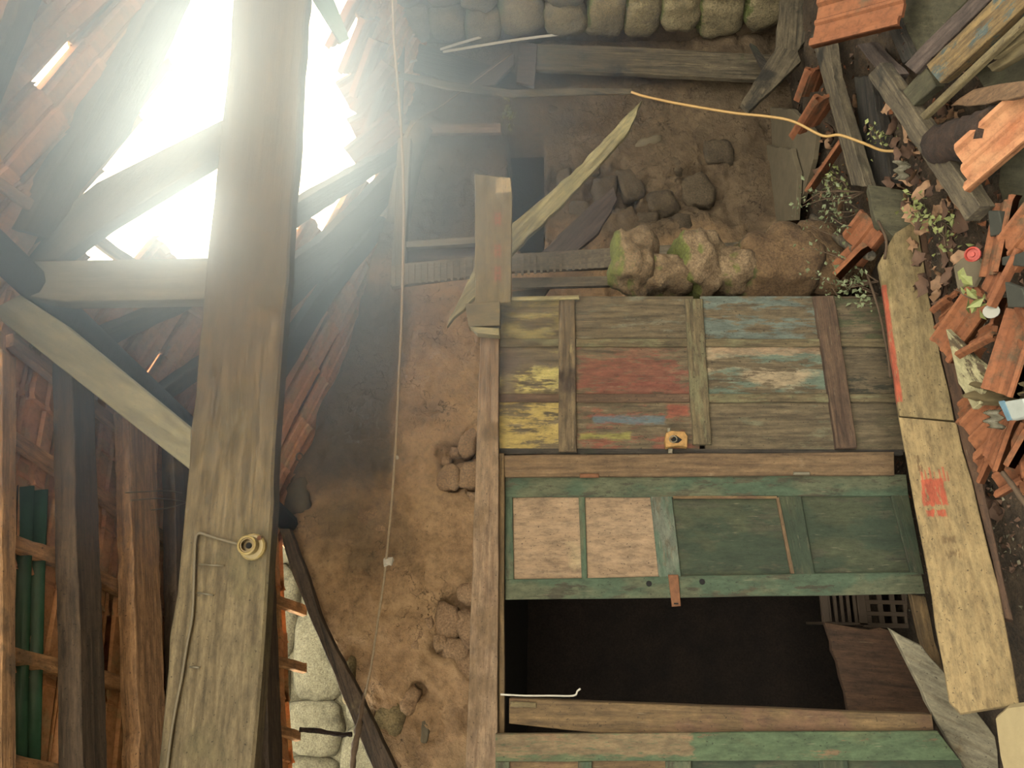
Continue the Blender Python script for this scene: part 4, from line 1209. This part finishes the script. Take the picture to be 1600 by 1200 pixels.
zb('debris_pole', [(1267, 56), (1330, 290), (1352, 292), (1302, 120), (1290, 36)], 0.24, 0.05, W['greyold'], 'grey-green pole lying nearest the leaning planks', 'pole', chip=0.004)
zb('debris_pole', [(1355, 118), (1420, 215), (1508, 345), (1532, 322), (1440, 190), (1375, 98)], 0.27, 0.05, W['greyold'], 'long grey pole lying across the dead leaves', 'pole', chip=0.004)
zb('debris_board', [(1338, 70), (1392, 138), (1406, 116), (1358, 66)], 0.22, 0.04, W['purple'], 'short brown board crossing the top of the long grey pole', chip=0.004)
zb('debris_board', [(1366, 0), (1410, 98), (1426, 90), (1385, 0)], 0.18, 0.04, W['darkold'], 'dark board end beside the hanging roof tile', chip=0.004)
zb('debris_board', [(1412, 100), (1532, -20), (1556, -10), (1430, 115)], 0.28, 0.04, W['purple'], 'brown batten lying beside the blue painted board', chip=0.003)
zb('blue_board', [(1446, 102), (1570, -20), (1622, -10), (1468, 132)], 0.30, 0.035, W['blue'], 'board with worn blue and ochre paint on the rubble', chip=0.003)
zb('blue_board', [(1410, 142), (1446, 104), (1462, 134), (1424, 168)], 0.26, 0.035, W['greenpanel'], 'bare olive end piece below the blue painted board', chip=0.003)
zb('debris_pole', [(1436, 180), (1610, 14), (1612, 26), (1442, 187)], 0.31, 0.02, W['olive'], 'thin olive stick lying along the blue painted board', 'stick')
zb('debris_board', [(1547, 84), (1612, 36), (1614, 50), (1552, 93)], 0.28, 0.03, W['olive'], 'upper short yellow lath end at the picture edge', 'lath')
zb('debris_board', [(1541, 103), (1612, 58), (1614, 74), (1549, 112)], 0.26, 0.03, W['olive'], 'lower short yellow lath end at the picture edge', 'lath')
zb('flat_sheet', [(1385, -30), (1540, -30), (1424, 92), (1396, 62)], 0.15, 0.02, W['greenpanel'], 'large flat olive panel under the brown batten', 'panel')
zb('flat_sheet', [(1520, 110), (1640, 60), (1640, 150), (1545, 150)], 0.17, 0.02, W['greenpanel'], 'flat grey-brown panel beneath the yellow laths', 'panel')
zb('flat_sheet', [(1572, 168), (1650, 160), (1650, 372), (1582, 368), (1560, 290)], 0.13, 0.02, W['greenpanel'], 'mossy green panel at the picture edge below the bleached tile', 'panel')
zb('debris_board', [(1484, 164), (1520, 140), (1612, 124), (1612, 148), (1510, 168)], 0.27, 0.03, W['orangelath'], 'tapered brown board end with blue stain', chip=0.004)
zb('flaking_board', [(1478, 514), (1512, 548), (1540, 578), (1530, 632), (1520, 640), (1498, 600)], 0.26, 0.02, W['flake'], 'torn triangular board with flaking cream paint', chip=0.006)
zb('dark_board', [(1556, 404), (1612, 388), (1612, 420), (1562, 414)], 0.26, 0.03, MT['darkslate'], 'dark blunt stick of charred wood by the tiles', 'stick', chip=0.004)
zb('dark_board', [(1335, 120), (1352, 290), (1392, 290), (1360, 120)], 0.14, 0.05, W['darkold'], 'dark rotten board between the two grey poles', chip=0.006)
lg = tube('rotten_log', spline([PZ(1462, 228, 0.24), PZ(1490, 222, 0.25), PZ(1520, 212, 0.25), PZ(1556, 196, 0.25)], 4), [0.055, 0.07, 0.075, 0.072, 0.075, 0.07, 0.075, 0.07, 0.075, 0.07, 0.07, 0.07, 0.06], MT['rot'], sides=12, jitter=0.12)
tag(lg, 'short rotten log crumbling beside the bleached tile', 'log')
tag(tube('gnarled_stick', spline([PZ(1270, 340, 0.26), PZ(1300, 365, 0.28), PZ(1335, 390, 0.27), PZ(1362, 400, 0.25)], 4), 0.022, W['greyold'], sides=8, jitter=0.15), 'thick grey stick lying beside the mossy pier', 'stick')
for k, ps in enumerate([[(1563, 734), (1580, 756), (1606, 792)], [(1590, 560), (1570, 590), (1545, 575)], [(1372, 345), (1385, 375), (1382, 405)], [(1350, 415), (1372, 480), (1385, 540), (1392, 590)]]):
    tag(tube('twig', spline([PZ(x, y, 0.24) for x, y in ps], 4), 0.006 if k else 0.009, MT['twig'], sides=5, jitter=0.2),
        ['straight bare twig below the broken tiles', 'thin curved twig in front of the dirty cloth', 'short pale twig beside the pointed plank', 'long thin root along the orange striped plank'][k], 'twig')

# the tile propped in the corner, the bleached one, and the broken heap
def tile(me, x, y, z, rot, label, group=None, mode='Z'):
    p = PZ(x, y, z) if mode == 'Z' else PD(x, y, z)
    o = link('roof_tile', me, None, None, Matrix.Translation(p) @ Euler(rot).to_matrix().to_4x4())
    return tag(o, label, 'roof tile', group)


tile(TILE_D, 1344, 22, 0.36, (0.75, 0.15, -0.35), 'whole orange roof tile propped among the poles at the corner')
_o = tile(TILE_B, 1556, 222, 0.26, (0.55, -0.25, 0.25), 'large bleached tile fragment with ragged hollows beside the rotten log')
_o.matrix_world = _o.matrix_world @ Matrix.Scale(0.78, 4)
tile(TILE_C, 1282, 180, 0.24, (0.3, 1.0, 0.35), 'tile fragment on edge left of the yellow cable')
tile(TILE_S, 1276, 130, 0.22, (0.2, 0.9, 0.6), 'small tile shard at the foot of the leaning plank')
tile(TILE_C, 1300, 262, 0.22, (0.5, 0.4, 0.9), 'tile fragment under the twiggy plant near the cable')
tile(TILE_S, 1352, 372, 0.24, (0.4, -0.3, 0.4), 'small tile shard beside the pointed buff plank')
tile(TILE_S, 1330, 410, 0.30, (0.7, 0.1, 1.0), 'triangular tile shard caught in the twiggy plant')
G = 'broken tiles heaped on the rubble'
heap = [(1568, 372, .22, 'D', .18, .12, 1.25, .8, 'upper tile with a flat orange face under the charred stick'), (1606, 366, .22, 'C', .2, -.2, .4, .8, 'tile corner at the picture edge beside the mossy sheet'),
        (1570, 430, .24, 'C', .25, .2, .9, .8, 'tile fragment lying below the charred stick'), (1486, 470, .17, 'S', .2, .9, .25, .7, 'small tile shard on edge against the brown plank'),
        (1480, 492, .19, 'S', .1, .3, .1, .6, 'square tile stump touching the brown plank'), (1508, 505, .21, 'D', .22, -.15, .5, .85, 'long slanting tile under the seedling'),
        (1544, 528, .23, 'C', .2, .75, .15, .75, 'tile tipped on its side below the seedling'), (1566, 505, .22, 'S', .5, .3, 1.9, .8, 'tile shard under the dark green slate'),
        (1588, 552, .25, 'D', .2, -.12, 1.05, .85, 'large ribbed tile above the dirty cloth'), (1608, 505, .24, 'C', .2, .2, 2.2, .8, 'tile fragment at the picture edge right of the slate'),
        (1524, 555, .17, 'S', .15, .2, .8, .8, 'tile shard half buried above the flaking board'), (1543, 664, .21, 'C', .18, -.25, .35, .85, 'curved tile fragment below the flaking board'),
        (1568, 692, .21, 'C', .25, .1, 1.15, .75, 'tile fragment stacked under the carton'), (1592, 690, .2, 'S', .25, .2, .9, .9, 'tile shard at the picture edge below the carton'),
        (1546, 712, .16, 'C', .12, .2, .8, .7, 'wide tile fragment low in the heap'), (1574, 734, .17, 'S', .2, -.2, .2, .9, 'lowest tile shard beside the straight bare twig'),
        (1606, 735, .17, 'C', .3, .3, 2.2, .7, 'last tile fragment at the picture edge by the twig'), (1512, 640, .15, 'S', .3, .2, .4, .6, 'tile shard beside the tip of the flaking board')]
TM = {'D': TILE_D, 'C': TILE_C, 'S': TILE_S}
for (x, y, z, m, a, b, c, sc, lb) in heap:
    o = tile(TM[m], x, y, z, (a, b, c), lb, G)
    o.matrix_world = o.matrix_world @ Matrix.Scale(sc * 0.78, 4)

# slates, pebbles, scraps
board('slate_piece', [(1570, 440), (1595, 452), (1606, 482), (1574, 478)], 'Z', 0.30, 0.015, MT['darkslate'], 'dark green slate piece lying on the broken tiles', 'slate', chip=0.004)
board('slate_piece', [(1488, 415), (1520, 395), (1534, 420), (1520, 450), (1495, 452)], 'Z', 0.22, 0.015, MT['greystone'], 'olive flat stone under the red cap', 'stone', chip=0.006)
board('slate_piece', [(1545, 330), (1562, 330), (1568, 368), (1545, 368)], 'Z', 0.24, 0.03, MT['darkslate'], 'dark chunk below the end of the long grey pole', 'stone', chip=0.008)
cap = lathe('bottle_cap', [(0.024, 0), (0.026, 0.016), (0.020, 0.02), (0.018, 0.012), (0.009, 0.012), (0.008, 0.018)], Matrix.Translation(PZ(1522, 398, 0.27)) @ Euler((0.7, -0.3, 0)).to_matrix().to_4x4(), MT['red'], None, 14)
tag(cap, 'red plastic cap among the dead leaves', 'cap')
dsk = lathe('white_disc', [(0.024, 0), (0.024, 0.004), (0.002, 0.005)], Matrix.Translation(PZ(1549, 487, 0.29)) @ Euler((1.0, -0.2, 0.2)).to_matrix().to_4x4(), MT['white'], None, 14)
tag(dsk, 'white round label on the broken tiles', 'label')
ct = Q('carton', [(1560, 628), (1596, 622), (1612, 648), (1575, 658)], 'Z', 0.30, 0.03, MT['paper'], chip=0.004); tag(ct, 'crushed white and blue carton at the picture edge', 'carton')
Q('print_band', [(1560, 627), (1568, 626), (1580, 656), (1574, 658)], 'Z', 0.303, 0.004, MT['bluepaper'], ct, bevel=0)
def crumple(name, pp, z, mat, label, cat, amp=0.03, n=14, seed=0):
    a, b, c, d = [PZ(x, y, z) for x, y in pp]
    bm = bmesh.new(); g = []
    for i in range(n + 1):
        rowv = []
        for j in range(n + 1):
            p = a.lerp(b, i / n).lerp(d.lerp(c, i / n), j / n)
            p = p + Vector((0, 0, amp * (0.6 + fbm(p * 14 + Vector((seed, 0, 0)), 3) + 0.6 * sin(j * 1.3 + 2 * noise.noise(p * 5)))))
            rowv.append(bm.verts.new(p))
        g.append(rowv)
    for i in range(n):
        for j in range(n):
            bm.faces.new((g[i][j], g[i + 1][j], g[i + 1][j + 1], g[i][j + 1]))
    bmesh.ops.solidify(bm, geom=bm.faces[:], thickness=0.004)
    bmesh.ops.recalc_face_normals(bm, faces=bm.faces)
    return tag(join_mesh(name, bm, mat, smooth=True), label, cat)
crumple('dirty_cloth', [(1536, 578), (1620, 598), (1620, 640), (1530, 632)], 0.24, MT['cloth'], 'dirty folded cloth beside the flaking board', 'cloth')
crumple('plastic_scrap', [(1400, 250), (1424, 252), (1422, 282), (1404, 280)], 0.26, MT['foil'], 'crumpled clear plastic scrap among the dead leaves', 'plastic', 0.02, 10, 4)
crumple('plastic_scrap', [(1548, 640), (1566, 640), (1570, 672), (1552, 668)], 0.27, MT['foil'], 'crumpled clear plastic beside the carton', 'plastic', 0.02, 10, 7)

# dead leaves
def leaf_mesh(name, mat, seed):
    rr = random.Random(seed); bm = bmesh.new()
    n = 7; L = 0.11; rows = []
    for i in range(n):
        t = i / (n - 1)
        w = 0.035 * sin(pi * min(1, t * 0.93 + 0.07)) ** 0.7 * (1 + 0.3 * sin(i * 2.4 + seed))
        h = 0.018 * sin(t * 3.4 + seed) + 0.010 * rr.uniform(-1, 1)
        x = (t - 0.5) * L
        rows.append([bm.verts.new((x, -w, h + 0.016 * abs(sin(seed + i)))), bm.verts.new((x, 0, h)), bm.verts.new((x, w, h + 0.02))])
    for a, b in zip(rows, rows[1:]):
        for k in range(2):
            bm.faces.new((a[k], a[k + 1], b[k + 1], b[k]))
    for f in bm.faces: f.smooth = True
    me = bpy.data.meshes.new(name); bm.to_mesh(me); bm.free(); me.materials.append(mat)
    return me
LM = [leaf_mesh('leaf_a', MT['leaf'], 1), leaf_mesh('leaf_b', MT['leaf'], 2), leaf_mesh('leaf_c', MT['leafdark'], 3), leaf_mesh('leaf_d', MT['leafdark'], 4)]
rl = random.Random(77)
def leaves(n, x0, x1, y0, y1, z0, z1, kinds, label, group, sc=(0.6, 1.0)):
    for _ in range(n):
        x, y = rl.uniform(x0, x1), rl.uniform(y0, y1)
        q = PZ(x, y, 0.1)
        zz = floor_h(q.x, q.y) + rl.uniform(z0, z1)
        p = PZ(x, y, zz)
        s = rl.uniform(*sc)
        o = link('dry_leaf', LM[rl.choice(kinds)], None, None, Matrix.Translation(p) @ Euler((rl.uniform(-0.7, 0.7), rl.uniform(-0.7, 0.7), rl.uniform(0, 6.28))).to_matrix().to_4x4() @ Matrix.Scale(s, 4))
        tag(o, label, 'leaf', group)
leaves(26, 1145, 1195, 190, 345, 0.02, 0.10, [2, 3, 2, 0], 'dull brown dead leaf at the shaded foot of the back wall', 'dead leaves by the back wall')
leaves(40, 1385, 1500, 165, 335, 0.04, 0.14, [0, 1, 0, 2], 'curled tan dead leaf among the poles and the rotten log', 'dead leaves among the poles')
leaves(30, 1430, 1530, 335, 480, 0.03, 0.12, [0, 2, 3], 'dead leaf beside the pointed plank and the red cap', 'dead leaves beside the plank')
leaves(16, 1480, 1560, 690, 800, 0.02, 0.06, [2, 3, 0], 'dead leaf on bare ground below the broken tiles', 'dead leaves on the bare ground', (0.5, 0.9))
leaves(18, 1275, 1360, 150, 330, 0.04, 0.12, [2, 3, 0], 'dead leaf under the grey-green pole and the twiggy plant', 'dead leaves under the grey-green pole')
# fine litter: crumbs of tile, earth and chaff
def litter(name, n, x0, x1, y0, y1, mat, smin, smax, label, seed):
    rr = random.Random(seed); bm = bmesh.new()
    for _ in range(n):
        x, y = rr.uniform(x0, x1), rr.uniform(y0, y1)
        q = PZ(x, y, 0.1); p = PZ(x, y, floor_h(q.x, q.y) + 0.006)
        if p.x > XR - 0.12 or p.y > YG - 0.1: continue
        s = rr.uniform(smin, smax)
        vs = [bm.verts.new(p + Vector((rr.uniform(-1, 1), rr.uniform(-1, 1), rr.uniform(-0.5, 1))) * s) for _ in range(4)]
        for f in ((0, 1, 2), (0, 1, 3), (0, 2, 3), (1, 2, 3)):
            bm.faces.new([vs[i] for i in f])
    bmesh.ops.recalc_face_normals(bm, faces=bm.faces)
    o = join_mesh(name, bm, mat)
    return tag(o, label, 'litter', kind='stuff')
litter('tile_crumbs', 700, 1260, 1610, 100, 780, MT['tile'], 0.008, 0.022, 'crumbs of orange tile strewn through the rubble', 1)
litter('chaff_litter', 2600, 1200, 1610, 20, 900, MT['leafdark'], 0.006, 0.018, 'brown chaff and leaf crumbs covering the rubble', 2)
litter('pale_grit', 700, 1380, 1610, 330, 960, W['whiteboard'], 0.004, 0.012, 'pale grit and splinters scattered over the ground', 3)

# plants
def plant(name, bases, tips, n_leaf, mat, label, seed, size=0.026, d0=None):
    rr = random.Random(seed)
    c = PZ(*bases[0])
    root = empty(name, c); tag(root, label, 'plant')
    spots = []
    for b, ts in zip(bases, tips):
        a = PZ(*b)
        for t in ts:
            e = PD(t[0], t[1], (a - CO).dot(CF) + rr.uniform(-0.08, 0.08))
            m = a.lerp(e, 0.5) + Vector((rr.uniform(-0.05, 0.05), rr.uniform(-0.05, 0.05), rr.uniform(-0.02, 0.06)))
            path = spline([a, m, e], 5)
            tube('stem', path, [0.004 - 0.0025 * i / (len(path) - 1) for i in range(len(path))], MT['twig'], root, sides=4)
            for _ in range(n_leaf):
                q = path[rr.randint(3, len(path) - 1)]
                spots.append(q + Vector((rr.gauss(0, 0.025), rr.gauss(0, 0.025), rr.gauss(0, 0.02))))
    leaf_blob('foliage', spots, mat, root, size, seed)
    return root
plant('twiggy_plant', [(1350, 300, 0.2), (1345, 330, 0.2), (1355, 360, 0.2)], [[(1262, 300), (1255, 318), (1290, 280), (1275, 305)], [(1245, 325), (1300, 300), (1290, 330)], [(1262, 350), (1300, 340)]], 16, MT['greengrey'], 'straggly twiggy plant with small pale leaves growing out of the rubble', 5)
plant('twiggy_plant', [(1372, 440, 0.2), (1372, 460, 0.2)], [[(1255, 385), (1270, 420), (1300, 410), (1310, 440)], [(1300, 448), (1330, 430), (1320, 460), (1345, 470)]], 18, MT['greengrey'], 'trailing leafy plant hanging over the end of the mossy pier', 6)
plant('green_weed', [(1450, 340, 0.18), (1475, 370, 0.18)], [[(1425, 312), (1432, 330), (1440, 318)], [(1462, 345), (1478, 350), (1490, 360)]], 16, MT['green'], 'low green weed beside the mossy board end', 7)
plant('green_weed', [(1375, 215, 0.2)], [[(1362, 215), (1368, 222), (1380, 205), (1392, 212)]], 8, MT['green'], 'tiny green weed under the yellow cable', 8)
plant('green_seedling', [(1540, 475, 0.25)], [[(1500, 450), (1522, 448), (1490, 452)]], 5, MT['green'], 'seedling with bright broad leaves rooted among the tiles', 9, 0.05)
plant('green_weed', [(1316, 282, 0.2)], [[(1300, 290), (1305, 270), (1322, 290), (1290, 282)]], 12, MT['green'], 'yellowish weed at the tip of the grey-green pole', 10)

# ------------------------------------------------------------------ added scattering volume that imitates lens glare at the hole
if GLARE_DENSITY > 0:
    bm = bmesh.new()
    bmesh.ops.create_cube(bm, size=1.0)
    for v in bm.verts:
        v.co = Vector((0.6 + v.co.x * 8.6, 2.4 + v.co.y * 8.6, 2.3 + v.co.z * 6.2))
    hm = bpy.data.materials.new('lens_glare_air'); hm.use_nodes = True
    nt = hm.node_tree
    nt.nodes.remove(nt.nodes['Principled BSDF'])
    vs = nt.nodes.new('ShaderNodeVolumeScatter')
    vs.inputs['Density'].default_value = GLARE_DENSITY
    vs.inputs['Anisotropy'].default_value = GLARE_ANISO
    vs.inputs['Color'].default_value = (0.56, 0.76, 1.0, 1)
    # the added glare is densest under the hole and thins out into the room
    hc = PD(330, 170, 1.85)
    tcn = nt.nodes.new('ShaderNodeTexCoord'); dn = nt.nodes.new('ShaderNodeVectorMath'); dn.operation = 'DISTANCE'; mr = nt.nodes.new('ShaderNodeMapRange')
    mr.interpolation_type = 'SMOOTHSTEP'
    nt.links.new(tcn.outputs['Object'], dn.inputs[0]); dn.inputs[1].default_value = hc
    nt.links.new(dn.outputs['Value'], mr.inputs[0])
    mr.inputs[1].default_value = 0.35; mr.inputs[2].default_value = 1.3; mr.inputs[3].default_value = GLARE_DENSITY; mr.inputs[4].default_value = 0.0
    nt.links.new(mr.outputs[0], vs.inputs['Density'])
    nt.links.new(vs.outputs[0], nt.nodes['Material Output'].inputs['Volume'])
    tag(join_mesh('glare', bm, hm), 'added scattering air imitating bright lens glare around the roof hole', 'glare', kind='stuff')
